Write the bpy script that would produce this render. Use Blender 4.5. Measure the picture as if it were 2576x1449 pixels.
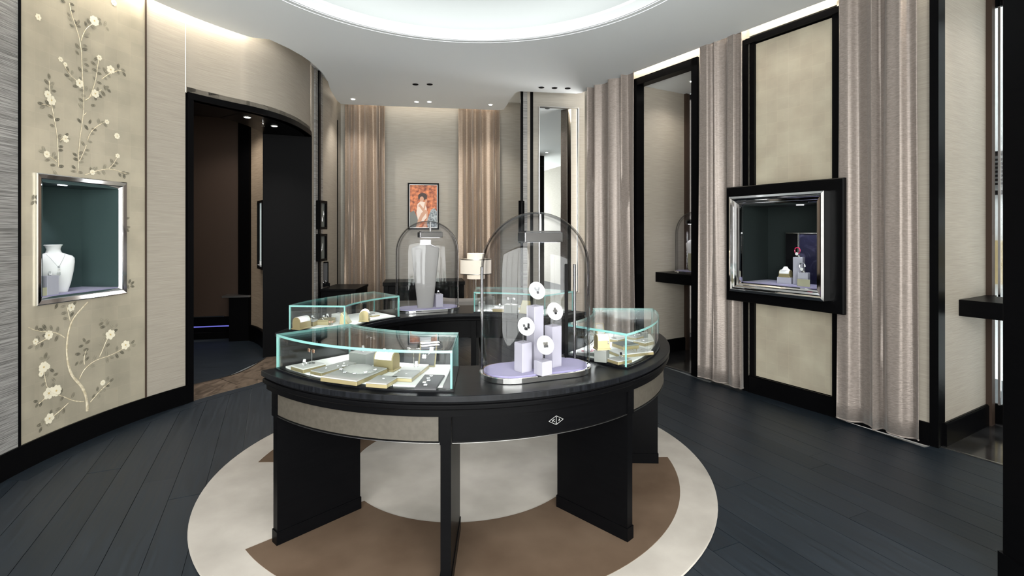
import bpy, bmesh, math, random
from mathutils import Vector, Matrix
random.seed(7)
for o in list(bpy.data.objects): bpy.data.objects.remove(o)
SC = bpy.context.scene; COL = SC.collection
PI = math.pi; rad = math.radians
# ------------------------------------------------------------------ camera, world, exposure
F, HX, HY, CH = 1285.0, 1288.0, 583.0, 1.45          # focal length, principal column, horizon row (photo pixels), eye height
cam = bpy.data.cameras.new('camera'); co = bpy.data.objects.new('camera', cam); COL.objects.link(co)
co.location = (0, 0, CH); co.rotation_euler = (PI/2, 0, 0)
cam.sensor_width = 36; cam.lens = 36*F/2576; cam.shift_y = -(1449/2-HY)/2576; cam.clip_start = .05
SC.camera = co
SC.cycles.caustics_reflective = False
W = bpy.data.worlds.new('daylight'); SC.world = W; W.use_nodes = True
W.node_tree.nodes['Background'].inputs[0].default_value = (1, .965, .92, 1); W.node_tree.nodes['Background'].inputs[1].default_value = 4.2
VS = SC.view_settings; VS.view_transform = 'Standard'; VS.look = 'None'; VS.gamma = 1; VS.use_curve_mapping = False
VS.exposure = 1.88
K_SPOT, K_COVE, K_SLOT, K_CASE = 1.0, 1.0, 1.0, 1.0   # brightness of the downlights, cove, wall slots, case strips

def px(x, y, z=None, Y=None):
    """photo pixel -> point, on the level z or at the depth Y"""
    if Y is None: Y = F*(CH-z)/(y-HY)
    return Vector(((x-HX)/F*Y, Y, CH-(y-HY)/F*Y))

# ------------------------------------------------------------------ materials
def nn(t, ty, **k):
    n = t.nodes.new(ty)
    for a, v in k.items(): setattr(n, a, v)
    return n
MATS = {}
def mat(name, col, rough=.5, metal=0, emit=None, es=0, coat=0, sheen=0, spec=.5, trans=0, ior=1.45):
    m = bpy.data.materials.new(name); m.use_nodes = True; b = m.node_tree.nodes['Principled BSDF']
    I = b.inputs
    I['Base Color'].default_value = (*col, 1); I['Roughness'].default_value = rough; I['Metallic'].default_value = metal
    I['Specular IOR Level'].default_value = spec; I['Coat Weight'].default_value = coat; I['Sheen Weight'].default_value = sheen
    I['Transmission Weight'].default_value = trans; I['IOR'].default_value = ior
    if emit: I['Emission Color'].default_value = (*emit, 1); I['Emission Strength'].default_value = es
    MATS[name] = m; return m
def tex(m, scale=(1, 1, 1), nscale=5, detail=4, c0=None, c1=None, lo=.35, hi=.65, bump=0, dist=.002, rough=None, kind='Object', distort=0):
    """noise colour variation and relief in object coordinates"""
    t = m.node_tree; b = t.nodes['Principled BSDF']
    tc = nn(t, 'ShaderNodeTexCoord'); mp = nn(t, 'ShaderNodeMapping'); mp.inputs['Scale'].default_value = scale
    no = nn(t, 'ShaderNodeTexNoise'); no.inputs['Scale'].default_value = nscale; no.inputs['Detail'].default_value = detail
    no.inputs['Distortion'].default_value = distort
    t.links.new(tc.outputs[kind], mp.inputs[0]); t.links.new(mp.outputs[0], no.inputs['Vector'])
    if c0:
        r = nn(t, 'ShaderNodeValToRGB'); r.color_ramp.elements[0].color = (*c0, 1); r.color_ramp.elements[1].color = (*c1, 1)
        r.color_ramp.elements[0].position = lo; r.color_ramp.elements[1].position = hi
        t.links.new(no.outputs['Fac'], r.inputs[0]); t.links.new(r.outputs[0], b.inputs['Base Color'])
    if bump:
        bp = nn(t, 'ShaderNodeBump'); bp.inputs['Strength'].default_value = bump; bp.inputs['Distance'].default_value = dist
        t.links.new(no.outputs['Fac'], bp.inputs['Height']); t.links.new(bp.outputs[0], b.inputs['Normal'])
    if rough:
        mr = nn(t, 'ShaderNodeMapRange'); mr.inputs['To Min'].default_value = rough[0]; mr.inputs['To Max'].default_value = rough[1]
        t.links.new(no.outputs['Fac'], mr.inputs[0]); t.links.new(mr.outputs[0], b.inputs['Roughness'])
    return m
black = mat('black_lacquer', (.003, .003, .0035), .33, spec=.06); tex(black, (1, 1, 12), 8, 3, (.0021, .0021, .0025), (.0026, .0026, .003))
blackm = mat('black_matte', (.003, .003, .0035), .6, spec=.05)
counterw = mat('black_counter_top', (.02, .021, .024), .38); tex(counterw, (3, 60, 3), 3, 4, (.002, .0024, .0034), (.010, .011, .0145), .4, .8, bump=.08); counterw.node_tree.nodes['Principled BSDF'].inputs['Specular IOR Level'].default_value = .25
silk = mat('beige_silk_paper', (.5, .45, .38), .6); tex(silk, (2.5, 2.5, 190), 2.2, 5, (.305, .273, .23), (.405, .368, .315), .3, .7, bump=.25, dist=.0015)
silkg = mat('grey_beige_plaster', (.46, .43, .38), .7); tex(silkg, (2, 2, 40), 3, 5, (.275, .256, .226), (.32, .302, .27), bump=.1, dist=.001)
stripe = mat('grey_grasscloth', (.3, .29, .28), .6); tex(stripe, (3, 3, 330), 1.4, 3, (.11, .107, .104), (.40, .393, .385), .38, .62, bump=.5, dist=.003, distort=.6)
brownsilk = mat('tan_grasscloth', (.35, .27, .19), .7); tex(brownsilk, (2, 2, 120), 2.5, 4, (.30, .23, .165), (.44, .345, .255), bump=.3, dist=.002)
def goldleaf(name, c0, c1):
    m = mat(name, c0, .42, .35); t = m.node_tree; b = t.nodes['Principled BSDF']
    at = nn(t, 'ShaderNodeUVMap'); br = nn(t, 'ShaderNodeTexBrick'); br.offset = 0
    br.inputs['Color1'].default_value = (*c0, 1); br.inputs['Color2'].default_value = (*c1, 1); br.inputs['Mortar'].default_value = (*[min(1, x*1.12) for x in c1], 1)
    br.inputs['Scale'].default_value = 1; br.inputs['Mortar Size'].default_value = .0025; br.inputs['Mortar Smooth'].default_value = 1; br.inputs['Bias'].default_value = -.1
    br.inputs['Brick Width'].default_value = .1; br.inputs['Row Height'].default_value = .1
    no = nn(t, 'ShaderNodeTexNoise'); no.inputs['Scale'].default_value = 4; no.inputs['Detail'].default_value = 6
    mx = nn(t, 'ShaderNodeMix', data_type='RGBA', blend_type='OVERLAY'); mx.inputs[0].default_value = .35
    t.links.new(at.outputs[0], br.inputs['Vector']); t.links.new(at.outputs[0], no.inputs['Vector'])
    t.links.new(br.outputs['Color'], mx.inputs[6]); t.links.new(no.outputs['Fac'], mx.inputs[7]); t.links.new(mx.outputs[2], b.inputs['Base Color'])
    mr = nn(t, 'ShaderNodeMapRange'); mr.inputs['To Min'].default_value = .3; mr.inputs['To Max'].default_value = .55
    t.links.new(no.outputs['Fac'], mr.inputs[0]); t.links.new(mr.outputs[0], b.inputs['Roughness'])
    return m
gold1 = goldleaf('silver_gold_leaf', (.49, .445, .345), (.45, .41, .32))
gold2 = goldleaf('champagne_gold_leaf', (.57, .515, .405), (.535, .48, .378))
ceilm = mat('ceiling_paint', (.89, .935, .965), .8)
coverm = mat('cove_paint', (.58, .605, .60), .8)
chrome = mat('chrome', (.80, .80, .81), .06, 1); smoke = mat('smoked_chrome', (.16, .16, .165), .1, 1); steel = mat('brushed_steel', (.45, .44, .43), .28, 1)
mirror = mat('mirror_glass', (.86, .89, .89), .005, 1)
lineW = mat('white_reveal', (.95, .95, .95), .5)
planks = []
for i, c in enumerate([(.0060, .0106, .0165), (.0076, .0124, .0186), (.0092, .0141, .0205), (.0110, .0157, .0218)]):
    m = mat('dark_oak_plank', c, .42); tex(m, (1.2, 22, 4), 2.2, 6, tuple(v*.75 for v in c), tuple(v*1.6 for v in c), .3, .8, bump=.15, dist=.002, rough=(.34, .55)); planks.append(m)
seamm = mat('pale_floor_seam', (.13, .14, .15), .6)
stone = mat('dark_polished_stone', (.02, .02, .021), .12); tex(stone, (1, 1, 1), 5, 8, (.012, .012, .013), (.05, .05, .052), .4, .8)
marble = mat('brown_marble', (.10, .075, .055), .3); tex(marble, (3, 1, 1), 6, 9, (.045, .034, .026), (.17, .13, .10), .3, .7, distort=1.5)
rugl = mat('pale_grey_rug', (.5, .47, .43), .95, spec=.1); tex(rugl, (1, 1, 1), 3.2, 9, (.31, .287, .260), (.425, .395, .362), .3, .7, bump=.5, dist=.006)
rugb = mat('taupe_rug', (.2, .15, .115), .95, spec=.1); tex(rugb, (1, 1, 1), 3.2, 9, (.082, .054, .036), (.125, .087, .061), .3, .7, bump=.5, dist=.006)
def curtain_mat(name, c):
    m = mat(name, c, .36, .35, sheen=.25)
    tex(m, (9, 9, 42), 4, 4, tuple(v*.85 for v in c), tuple(min(1, v*1.18) for v in c), .36, .64, bump=.5, dist=.003, distort=.8, rough=(.28, .5)); return m
cur1 = curtain_mat('bronze_silk', (.31, .238, .183)); cur2 = curtain_mat('mauve_silk', (.285, .243, .22))
leafm = [mat('leaf_paint', c, .6) for c in [(.17, .155, .115), (.23, .21, .16), (.13, .12, .09), (.30, .275, .21)]]
branchm = mat('branch_paint', (.66, .58, .42), .6); tex(branchm, (1, 1, 1), 60, 2, (.55, .47, .32), (.78, .70, .54))
flowerm = mat('flower_paint', (.86, .80, .64), .6); flowerc = mat('flower_heart', (.62, .47, .22), .6)
beigel = mat('taupe_leather', (.27, .245, .205), .55); tex(beigel, (2, 2, 2), 25, 5, (.050, .043, .034), (.063, .055, .044), bump=.15, dist=.001)
velvet = mat('lilac_velvet', (.26, .24, .40), .9, sheen=.2); white = mat('white_satin', (.80, .79, .80), .5); lilacw = mat('pale_lilac_lacquer', (.36, .35, .41), .45)
greyb = mat('grey_leatherette', (.17, .18, .17), .55); greyd = mat('dark_grey_pad', (.055, .055, .06), .6)
goldm = mat('pale_gold', (.40, .335, .185), .36, .6); padm = mat('pearl_grey_pad', (.36, .36, .345), .7); padw = mat('white_pad', (.58, .575, .56), .7)
liner = mat('white_case_liner', (.84, .84, .82), .7); gapm = mat('liner_gap', (.09, .10, .10), .6)
silver = mat('silver_jewel', (.86, .86, .88), .12, 1); diamond = mat('diamond', (.95, .95, .97), .05, .6, spec=1); rosegold = mat('rose_gold', (.86, .52, .38), .2, 1)
onyx = mat('onyx', (.01, .01, .012), .15); redm = mat('red_enamel', (.5, .02, .08), .25); teal = mat('dark_teal_fabric', (.045, .075, .075), .75); ivory = mat('ivory_plaque', (.42, .40, .28), .4, .2)
navy = mat('navy_marble', (.02, .02, .04), .3); tex(navy, (1, 3, 1), 7, 8, (.012, .012, .03), (.10, .095, .16), .5, .8, distort=2)
taupe = mat('brown_panel', (.050, .033, .025), .5, spec=.2); greyf = mat('grey_upholstery', (.30, .275, .26), .8)
def emis(name, c, s):
    m = bpy.data.materials.new(name); m.use_nodes = True; t = m.node_tree; t.nodes.clear()
    e = nn(t, 'ShaderNodeEmission'); e.inputs[0].default_value = (*c, 1); e.inputs[1].default_value = s
    t.links.new(e.outputs[0], nn(t, 'ShaderNodeOutputMaterial').inputs[0]); return m
lamp_e = emis('lamp_glow', (1, .95, .87), 14); led_case = emis('case_led', (.97, .98, 1), 36*K_CASE); led_slot = emis('slot_led', (1, .88, .72), 16*K_SLOT)
led_cove = emis('cove_led', (.96, .98, 1), 0.45*K_COVE); shade_e = mat('lamp_shade', (.8, .75, .66), .8, emit=(1, .9, .76), es=.11); led_dome = emis('dome_led', (.93, .93, 1), 6)
def glass(name, tint, ior=1.45, k=1.0, edge=None):
    m = bpy.data.materials.new(name); m.use_nodes = True; t = m.node_tree; t.nodes.clear()
    tr = nn(t, 'ShaderNodeBsdfTransparent'); tr.inputs[0].default_value = (*tint, 1)
    gl = nn(t, 'ShaderNodeBsdfGlossy'); gl.inputs['Roughness'].default_value = .01; gl.inputs[0].default_value = (.95, .97, 1, 1)
    f0 = ((ior-1)/(ior+1))**2; lf = nn(t, 'ShaderNodeLayerWeight'); lf.inputs[0].default_value = .5
    pw = nn(t, 'ShaderNodeMath', operation='POWER'); pw.inputs[1].default_value = 5; t.links.new(lf.outputs['Facing'], pw.inputs[0])
    fr = nn(t, 'ShaderNodeMath', operation='MULTIPLY_ADD'); fr.inputs[1].default_value = 1-f0; fr.inputs[2].default_value = f0; t.links.new(pw.outputs[0], fr.inputs[0])
    mu = nn(t, 'ShaderNodeMath', operation='MULTIPLY', use_clamp=True); mu.inputs[1].default_value = k
    mx = nn(t, 'ShaderNodeMixShader'); o = nn(t, 'ShaderNodeOutputMaterial')
    t.links.new(fr.outputs[0], mu.inputs[0]); t.links.new(mu.outputs[0], mx.inputs[0]); t.links.new(tr.outputs[0], mx.inputs[1]); t.links.new(gl.outputs[0], mx.inputs[2]); t.links.new(mx.outputs[0], o.inputs[0])
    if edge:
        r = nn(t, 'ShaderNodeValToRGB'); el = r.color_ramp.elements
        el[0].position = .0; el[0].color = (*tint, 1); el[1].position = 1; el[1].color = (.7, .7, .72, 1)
        for ps, v in ((.30, .96), (.44, .66), (.54, .93), (.66, .26), (.78, .86), (.90, edge[0])): q = el.new(ps); q.color = (v, v, v*1.02, 1)  # dark and pale rim bands painted into the tint for thick-glass refraction
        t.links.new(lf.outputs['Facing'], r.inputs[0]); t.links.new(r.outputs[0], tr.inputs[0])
    return m
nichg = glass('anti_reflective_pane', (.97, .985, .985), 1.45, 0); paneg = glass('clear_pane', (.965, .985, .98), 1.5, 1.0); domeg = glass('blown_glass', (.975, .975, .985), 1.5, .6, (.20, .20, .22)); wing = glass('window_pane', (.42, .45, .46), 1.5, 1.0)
darkg = glass('bronze_tinted_pane', (.10, .10, .10), 1.5, 1.0)
wing2 = glass('added_front_pane', (.93, .95, .95), 1.45, .8)
edgeg = mat('aqua_glass_edge', (.20, .43, .41), .15, spec=.8)
picm = mat('picture_foliage', (.4, .12, .04), .5); tex(picm, (1, 1, 1), 22, 8, (.16, .03, .012), (.75, .24, .09), .35, .68)
skin = mat('picture_skin', (.55, .30, .20), .5); hair = mat('picture_hair', (.03, .012, .008), .5); dress = mat('picture_dress', (.75, .62, .55), .5); picb = mat('picture_grey_leaves', (.2, .24, .27), .5); tex(picb, (1, 1, 1), 45, 6, (.06, .08, .10), (.42, .47, .50))

# ------------------------------------------------------------------ object helpers
def link(name, me, m, parent=None, smooth=False):
    o = bpy.data.objects.new(name, me); COL.objects.link(o)
    if m is not None:
        for q in (m if isinstance(m, (list, tuple)) else [m]): me.materials.append(q)
    if smooth:
        for p in me.polygons: p.use_smooth = True
    if parent: o.parent = parent
    return o
def tag(o, label=None, cat=None, group=None, kind=None):
    if label: o['label'] = label
    if cat: o['category'] = cat
    if group: o['group'] = group
    if kind: o['kind'] = kind
    return o
def empty(name, loc=(0, 0, 0), rz=0, label=None, cat=None, group=None, kind=None):
    o = bpy.data.objects.new(name, None); COL.objects.link(o); o.location = loc; o.rotation_euler = (0, 0, rz); o.empty_display_size = .05
    return tag(o, label, cat, group, kind)
class MB:
    """collects shapes into one mesh"""
    def __init__(s): s.v = []; s.f = []; s.mi = []; s.sm = []
    def add(s, vs, fs, mi=0, sm=False):
        k = len(s.v); s.v += [tuple(v) for v in vs]
        for f in fs: s.f.append([i+k for i in f]); s.mi.append(mi); s.sm.append(sm)
        return s
    def box(s, c, d, rz=0, mi=0, top=None):
        ca, sa = math.cos(rz), math.sin(rz); vs = []
        for z in (-1, 1):
            q = top if (top and z > 0) else (1, 1)
            for x, y in ((-1, -1), (1, -1), (1, 1), (-1, 1)):
                X, Y = x*d[0]/2*q[0], y*d[1]/2*q[1]; vs.append((c[0]+X*ca-Y*sa, c[1]+X*sa+Y*ca, c[2]+z*d[2]/2))
        return s.add(vs, [(3, 2, 1, 0), (4, 5, 6, 7), (0, 1, 5, 4), (1, 2, 6, 5), (2, 3, 7, 6), (3, 0, 4, 7)], mi)
    def sector(s, r0, r1, a0, a1, z0, z1, n=24, c=(0, 0), mi=0, edge=None):
        vs = []; fs = []; ms = []
        for i in range(n+1):
            a = a0+(a1-a0)*i/n; ca, sa = math.cos(a), math.sin(a)
            vs += [(c[0]+r0*ca, c[1]+r0*sa, z0), (c[0]+r1*ca, c[1]+r1*sa, z0), (c[0]+r1*ca, c[1]+r1*sa, z1), (c[0]+r0*ca, c[1]+r0*sa, z1)]
        e = mi if edge is None else edge
        for i in range(n):
            k = 4*i
            for (a, b), m in zip(((0, 1), (1, 2), (2, 3), (3, 0)), (mi, e, mi, e)):
                s.add([], [], 0); fs.append((k+a, k+4+a, k+4+b, k+b)); ms.append(m)
        fs += [(3, 2, 1, 0)[::-1], tuple(4*n+j for j in (3, 2, 1, 0))]; ms += [e, e]
        k0 = len(s.v); s.v += vs
        for f, m in zip(fs, ms): s.f.append([i+k0 for i in f]); s.mi.append(m); s.sm.append(True)
        return s
    def lathe(s, prof, n=24, c=(0, 0, 0), mi=0, sx=1, sy=1, caps=True):
        vs = []; fs = []
        for r, z in prof:
            for i in range(n): a = 2*PI*i/n; vs.append((c[0]+r*sx*math.cos(a), c[1]+r*sy*math.sin(a), c[2]+z))
        for j in range(len(prof)-1):
            for i in range(n): i2 = (i+1) % n; fs.append((j*n+i, j*n+i2, (j+1)*n+i2, (j+1)*n+i))
        if caps and prof[0][0] > 0: fs.append(tuple(range(n))[::-1])
        if caps and prof[-1][0] > 0: fs.append(tuple((len(prof)-1)*n+i for i in range(n)))
        return s.add(vs, fs, mi, True)
    def tube(s, pts, r, n=8, mi=0, closed=False):
        pts = [Vector(p) for p in pts]; N = len(pts); vs = []; fs = []
        R = r if isinstance(r, (list, tuple)) else [r]*N
        for i, p in enumerate(pts):
            a = pts[(i-1) % N] if (closed or i) else p; b = pts[(i+1) % N] if (closed or i < N-1) else p
            d = (b-a).normalized(); u = d.cross(Vector((0, 0, 1)) if abs(d.z) < .9 else Vector((1, 0, 0))).normalized(); w = d.cross(u)
            for k in range(n): q = 2*PI*k/n; vs.append(p+u*math.cos(q)*R[i]+w*math.sin(q)*R[i])
        for i in range(N if closed else N-1):
            j = (i+1) % N
            for k in range(n): k2 = (k+1) % n; fs.append((i*n+k, i*n+k2, j*n+k2, j*n+k))
        if not closed: fs += [tuple(range(n))[::-1], tuple((N-1)*n+k for k in range(n))]
        return s.add(vs, fs, mi, True)
    def wall(s, pts, z0, z1, th, mi=0, uv=None):
        """vertical slab along a plan polyline; thickness goes to the right-hand side of the path"""
        P = [Vector((p[0], p[1])) for p in pts]; O = offset(P, th); vs = []; fs = []; n = len(P)
        for p, q in zip(P, O): vs += [(p.x, p.y, z0), (p.x, p.y, z1), (q.x, q.y, z0), (q.x, q.y, z1)]
        for i in range(n-1):
            k = 4*i; fs += [(k, k+4, k+5, k+1), (k+2, k+3, k+7, k+6), (k+1, k+5, k+7, k+3), (k, k+2, k+6, k+4)]
        fs += [(0, 1, 3, 2), (4*n-4, 4*n-2, 4*n-1, 4*n-3)]
        return s.add(vs, fs, mi, n > 4)
    def prism(s, poly, z0, z1, mi=0):
        n = len(poly); vs = [(p[0], p[1], z0) for p in poly]+[(p[0], p[1], z1) for p in poly]
        return s.add(vs, [tuple(range(n))[::-1], tuple(range(n, 2*n))]+[(i, (i+1) % n, n+(i+1) % n, n+i) for i in range(n)], mi)
    def mesh(s, name='m'):
        me = bpy.data.meshes.new(name); me.from_pydata(s.v, [], s.f)
        for p, m, sm in zip(me.polygons, s.mi, s.sm): p.material_index = m; p.use_smooth = sm
        bm = bmesh.new(); bm.from_mesh(me); bmesh.ops.recalc_face_normals(bm, faces=bm.faces); bm.to_mesh(me); bm.free()
        if any(s.sm): me.set_sharp_from_angle(angle=rad(38))
        return me
    def build(s, name, m, parent=None, bevel=0):
        o = link(name, s.mesh(name), m, parent)
        if bevel:
            b = o.modifiers.new('bevel', 'BEVEL'); b.width = bevel; b.segments = 2; b.limit_method = 'ANGLE'
        return o
def offset(P, d):
    out = []
    for i, p in enumerate(P):
        a = P[max(i-1, 0)]; b = P[min(i+1, len(P)-1)]; t = (b-a).normalized(); out.append(p+Vector((t.y, -t.x))*d)
    return out
def copy_thing(src, loc, rz=None, label=None):
    r = src.copy(); COL.objects.link(r); r.location = loc
    if rz is not None: r.rotation_euler[2] = rz
    if label: r['label'] = label
    for ch in [c for c in bpy.data.objects if c.parent == src]:
        c = ch.copy(); COL.objects.link(c); c.parent = r
        for g in [g for g in bpy.data.objects if g.parent == ch]:
            d = g.copy(); COL.objects.link(d); d.parent = c
    return r
def spot(name, parent, loc, energy, target=(0, 0, -1), size=rad(95), blend=.7, col=(1, .93, .84), radius=.04):
    l = bpy.data.lights.new(name, 'SPOT'); l.energy = energy; l.spot_size = size; l.spot_blend = blend; l.color = col; l.shadow_soft_size = radius
    o = bpy.data.objects.new(name, l); COL.objects.link(o); o.parent = parent; o.location = loc
    o.rotation_euler = Vector(target).to_track_quat('-Z', 'Y').to_euler(); return o
def arealight(name, parent, loc, energy, sx, sy, target=(0, 0, -1), col=(1, 1, 1), rz=0):
    l = bpy.data.lights.new(name, 'AREA'); l.shape = 'RECTANGLE'; l.size = sx; l.size_y = sy; l.energy = energy; l.color = col
    o = bpy.data.objects.new(name, l); COL.objects.link(o); o.parent = parent; o.location = loc
    o.rotation_euler = Vector(target).to_track_quat('-Z', 'Y').to_euler()
    if rz: o.rotation_euler[2] = rz
    return o

# ------------------------------------------------------------------ plan of the room
RC = Vector((-.285, 3.225))                    # centre of rug, counter and cove
ZC, ZU = 3.25, 3.46                            # dropped ceiling, upper ceiling
ZD = 2.578                                     # doorway head
WL = [(-2.62, -1.9), (-2.62, .6)]              # left wall, from behind the camera to the back corner
WL += [(RC.x+2.7*math.cos(rad(a)), RC.y+2.7*math.sin(rad(a))) for a in range(216, 143, -2)]
WL += [(-2.385, 5.0), (-2.335, 5.2), (-2.315, 5.45), (-2.335, 5.75), (-2.37, 5.98), (-2.42, 6.16), (-2.44, 6.4), (-2.46, 6.8), (-2.49, 7.15), (-2.52, 7.5)]
WL = [Vector(p) for p in WL]
def spline(P, k=4):
    out = []
    for i in range(len(P)-1):
        a, b, c, d = P[max(i-1, 0)], P[i], P[i+1], P[min(i+2, len(P)-1)]
        for j in range(k):
            t = j/k; out.append(.5*((2*b)+(c-a)*t+(2*a-5*b+4*c-d)*t*t+(3*b-a-3*c+d)*t**3))
    return out+[P[-1]]
iq = max(i for i, p in enumerate(WL) if p.y < 4.75); WL = WL[:iq]+spline(WL[iq:])
def hit(x, poly=WL):
    """where the plan ray through photo column x meets a wall: (index, fraction, point)"""
    m = (x-HX)/F; best = None
    for i in range(len(poly)-1):
        a, b = poly[i], poly[i+1]; fa, fb = a.x-m*a.y, b.x-m*b.y
        if fa*fb <= 0 and fa != fb:
            u = fa/(fa-fb); p = a+(b-a)*u
            if p.y > .3 and (best is None or p.y < best[2].y): best = (i, u, p)
    return best
def sub(xa, xb, poly=WL):
    A = hit(xa, poly); B = hit(xb, poly)
    return [A[2]]+[p for p in poly[A[0]+1:B[0]+1]]+[B[2]]
def wpt(x, y, out=0.0):
    """photo pixel -> (point on the left wall, tangent, normal into the room)"""
    i, u, p = hit(x); t = (WL[i+1]-WL[i]).normalized(); n = Vector((t.y, -t.x))
    p = p+n*out
    return Vector((p.x, p.y, CH-(y-HY)/F*p.y)), t, n
RW0 = Vector((1.823, 5.19)); RD = Vector((.508, -.861)).normalized(); RN = Vector((-RD.y*-1, -RD.x)).normalized()
RN = Vector((-.861, -.508)).normalized()       # right wall: base point, direction towards the camera, normal into the room
RZ = math.atan2(RD.y, RD.x)
def rw(t, o=0.0): return RW0+RD*t+RN*o
def rt(x, o=0.0):
    m = (x-HX)/F; b = RW0+RN*o
    return (b.y*m-b.x)/(RD.x-RD.y*m)

def downlight(x, y, energy, dark=False, z=ZC, label='', tgt=(0, 0, -1), size=95, rr=.036, pt=None):
    p = pt or px(x, y, z); e = empty('downlight', (p[0], p[1], z), label=label, cat='ceiling light', group='recessed ceiling downlights')
    MB().sector(rr*.74, rr, 0, 2*PI, -.004, .002, 24).build('trim', blackm if dark else lineW, e)
    MB().lathe([(rr*.76, -.001), (rr*.7, .012), (rr*.001, .014)], 20).build('lens', lamp_e if not dark else blackm, e)
    if energy: spot('bulb', e, (0, 0, -.012), energy*K_SPOT, tgt, rad(size), .8, radius=.05)
    return e

# ------------------------------------------------------------------ floor
BW0 = Vector((-2.56, 7.50)); BA = rad(10.0); BD = Vector((math.cos(BA), math.sin(BA))); BN = Vector((BD.y, -BD.x))   # back wall
BW1 = BW0+BD*2.75
MW0, MW1 = Vector((.155, 6.86)), Vector((1.02, 7.01))                                                             # mirror wall
CORNER = rw(2.05)
room = list(WL)+[BW0, BW1, MW0, MW1, rw(-1.72), CORNER, rw(3.6), Vector((3.65, 1.4)), Vector((3.65, -1.9))]
floor = empty('floor', kind='structure')
MB().prism([(-5.8, -2.2), (4.8, -2.2), (4.8, 8.6), (-5.8, 8.6)], -.05, -.009).build('subfloor', seamm, floor)
pd = Vector((math.cos(rad(-65)), math.sin(rad(-65)))); pn = Vector((-pd.y, pd.x)); PW = .166
pm = {}
def inter(c):
    ts = []
    for i in range(len(room)):
        a, b = room[i], room[(i+1) % len(room)]; ua, ub = (a-c).dot(pn), (b-c).dot(pn)
        if (ua > 0) != (ub > 0): q = a+(b-a)*(ua/(ua-ub)); ts.append((q-c).dot(pd))
    return sorted(ts)
for k in range(-36, 36):
    c = Vector((-2.304, 4.5))+pn*PW*(k+.5); ts = inter(c)
    for t0, t1 in zip(ts[::2], ts[1::2]):
        t = t0-.08; t1 += .08; first = True
        while t < t1-.01:
            L = random.choice((2.4, 3.0, 3.6))*(random.uniform(.3, 1) if first else 1); first = False
            e = t+L
            if t1-e < .4: e = t1
            L = round(e-t, 2); mi = random.randrange(4)
            if (L, mi) not in pm:
                b = MB().box((0, 0, -.006), (L-.002, PW-.0028, .012)); me = b.mesh('plank'); me.materials.append(planks[mi]); pm[(L, mi)] = me
            o = bpy.data.objects.new('plank', pm[(L, mi)]); COL.objects.link(o); o.parent = floor
            p = c+pd*(t+L/2); o.location = (p.x, p.y, random.uniform(-.0006, .0004)); o.rotation_euler[2] = math.atan2(pd.y, pd.x); t = e
D0, D1 = hit(470)[2], Vector((-2.42, 6.16))       # doorway ends
bp = sub(2, 470); MB().wall(bp, -.004, .0012, .14).build('border_board', planks[0], floor)
dp = sub(470, 781); MB().wall(dp, -.004, .0012, .10).build('border_board', planks[0], floor)
for i, (xa, xb) in enumerate(((470, 575), (576, 668), (669, 781))):
    MB().wall(sub(xa, xb), -.004, .002, -.47).build('threshold_stone', marble, floor, .001)
MB().wall(offset(dp, -.475), -.004, .0025, -.012).build('brass_strip', steel, floor)
MB().prism([(-5.6, 3.6), (-3.15, 4.0), (-2.9, 4.6), (-2.8, 6.4), (-2.5, 7.4), (-5.6, 7.4)], -.012, -.001).build('side_room_floor', planks[0], floor)
def bay_floor(t0, t1): MB().prism([rw(t0, -.02), rw(t1, -.02), rw(t1, -1.05), rw(t0, -1.05)], -.008, .003).build('bay_stone', stone, floor)
bay_floor(-.785, .05); bay_floor(2.03, 3.0)
for t0, t1 in ((-.785, .05), (2.03, 3.0)): MB().wall([rw(t1, -.03), rw(t0, -.03)], -.004, .004, .012).build('brass_strip', steel, floor)

# ------------------------------------------------------------------ left wall
wl = empty('wall_left', kind='structure')
i47 = hit(47)
MB().wall(WL[:i47[0]+1]+[i47[2]], .14, ZU, -.06).build('grasscloth_panel', stripe, wl)
def skirt(pts, parent, h=.145, th=.022, name='skirting'):
    MB().wall(pts, 0, h, th).wall(pts, h, h+.008, th*.6).wall(pts, h, h+.003, th*.9).build(name, black, parent)
bl = empty('baseboard_left', kind='structure')
skirt(WL[:hit(470)[0]+1]+[hit(470)[2]], bl)
skirt([p for p in WL if p.y > 6.15], bl)
# gold leaf panel with the opening for the display niche
NZ0, NZ1 = .985, 1.82; NX0, NX1 = 88, 316
def uvpanel(name, pts, zs, hole, m, parent, th=.03):
    """panel along a plan path with a regular unit UV in metres; hole = (i0, i1, j0, j1) cells left open"""
    P = [Vector((p[0], p[1])) for p in pts]; s = [0]
    for a, b in zip(P, P[1:]): s.append(s[-1]+(b-a).length)
    vs = [(p.x, p.y, z) for p in P for z in zs]; nz = len(zs); fs = []
    for i in range(len(P)-1):
        for j in range(nz-1):
            if hole and hole[0] <= i < hole[1] and hole[2] <= j < hole[3]: continue
            fs.append((i*nz+j, (i+1)*nz+j, (i+1)*nz+j+1, i*nz+j+1))
    me = bpy.data.meshes.new(name); me.from_pydata(vs, [], fs); uv = me.uv_layers.new(name='UVMap')
    for lp in me.loops: k = lp.vertex_index; uv.data[lp.index].uv = (s[k//nz], zs[k % nz])
    o = link(name, me, m, parent); so = o.modifiers.new('thickness', 'SOLIDIFY'); so.thickness = th; so.offset = -1 
    return o
ga, gb = sub(50, NX0)[:-1], sub(NX0, NX1); gc = sub(NX1, 364.5)[1:]
gp = uvpanel('gold_leaf_panel', ga+gb+gc, [.153, NZ0, NZ1, ZU], (len(ga), len(ga)+len(gb)-1, 1, 2), gold1, wl)
tag(gp, 'silver-gold leaf wall panel painted with a flowering tree')
MB().wall(sub(45.5, 50.5), .14, ZU, .006).wall(sub(45.5, 50.5), .14, ZU, -.05).build('black_trim', black, wl)
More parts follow.
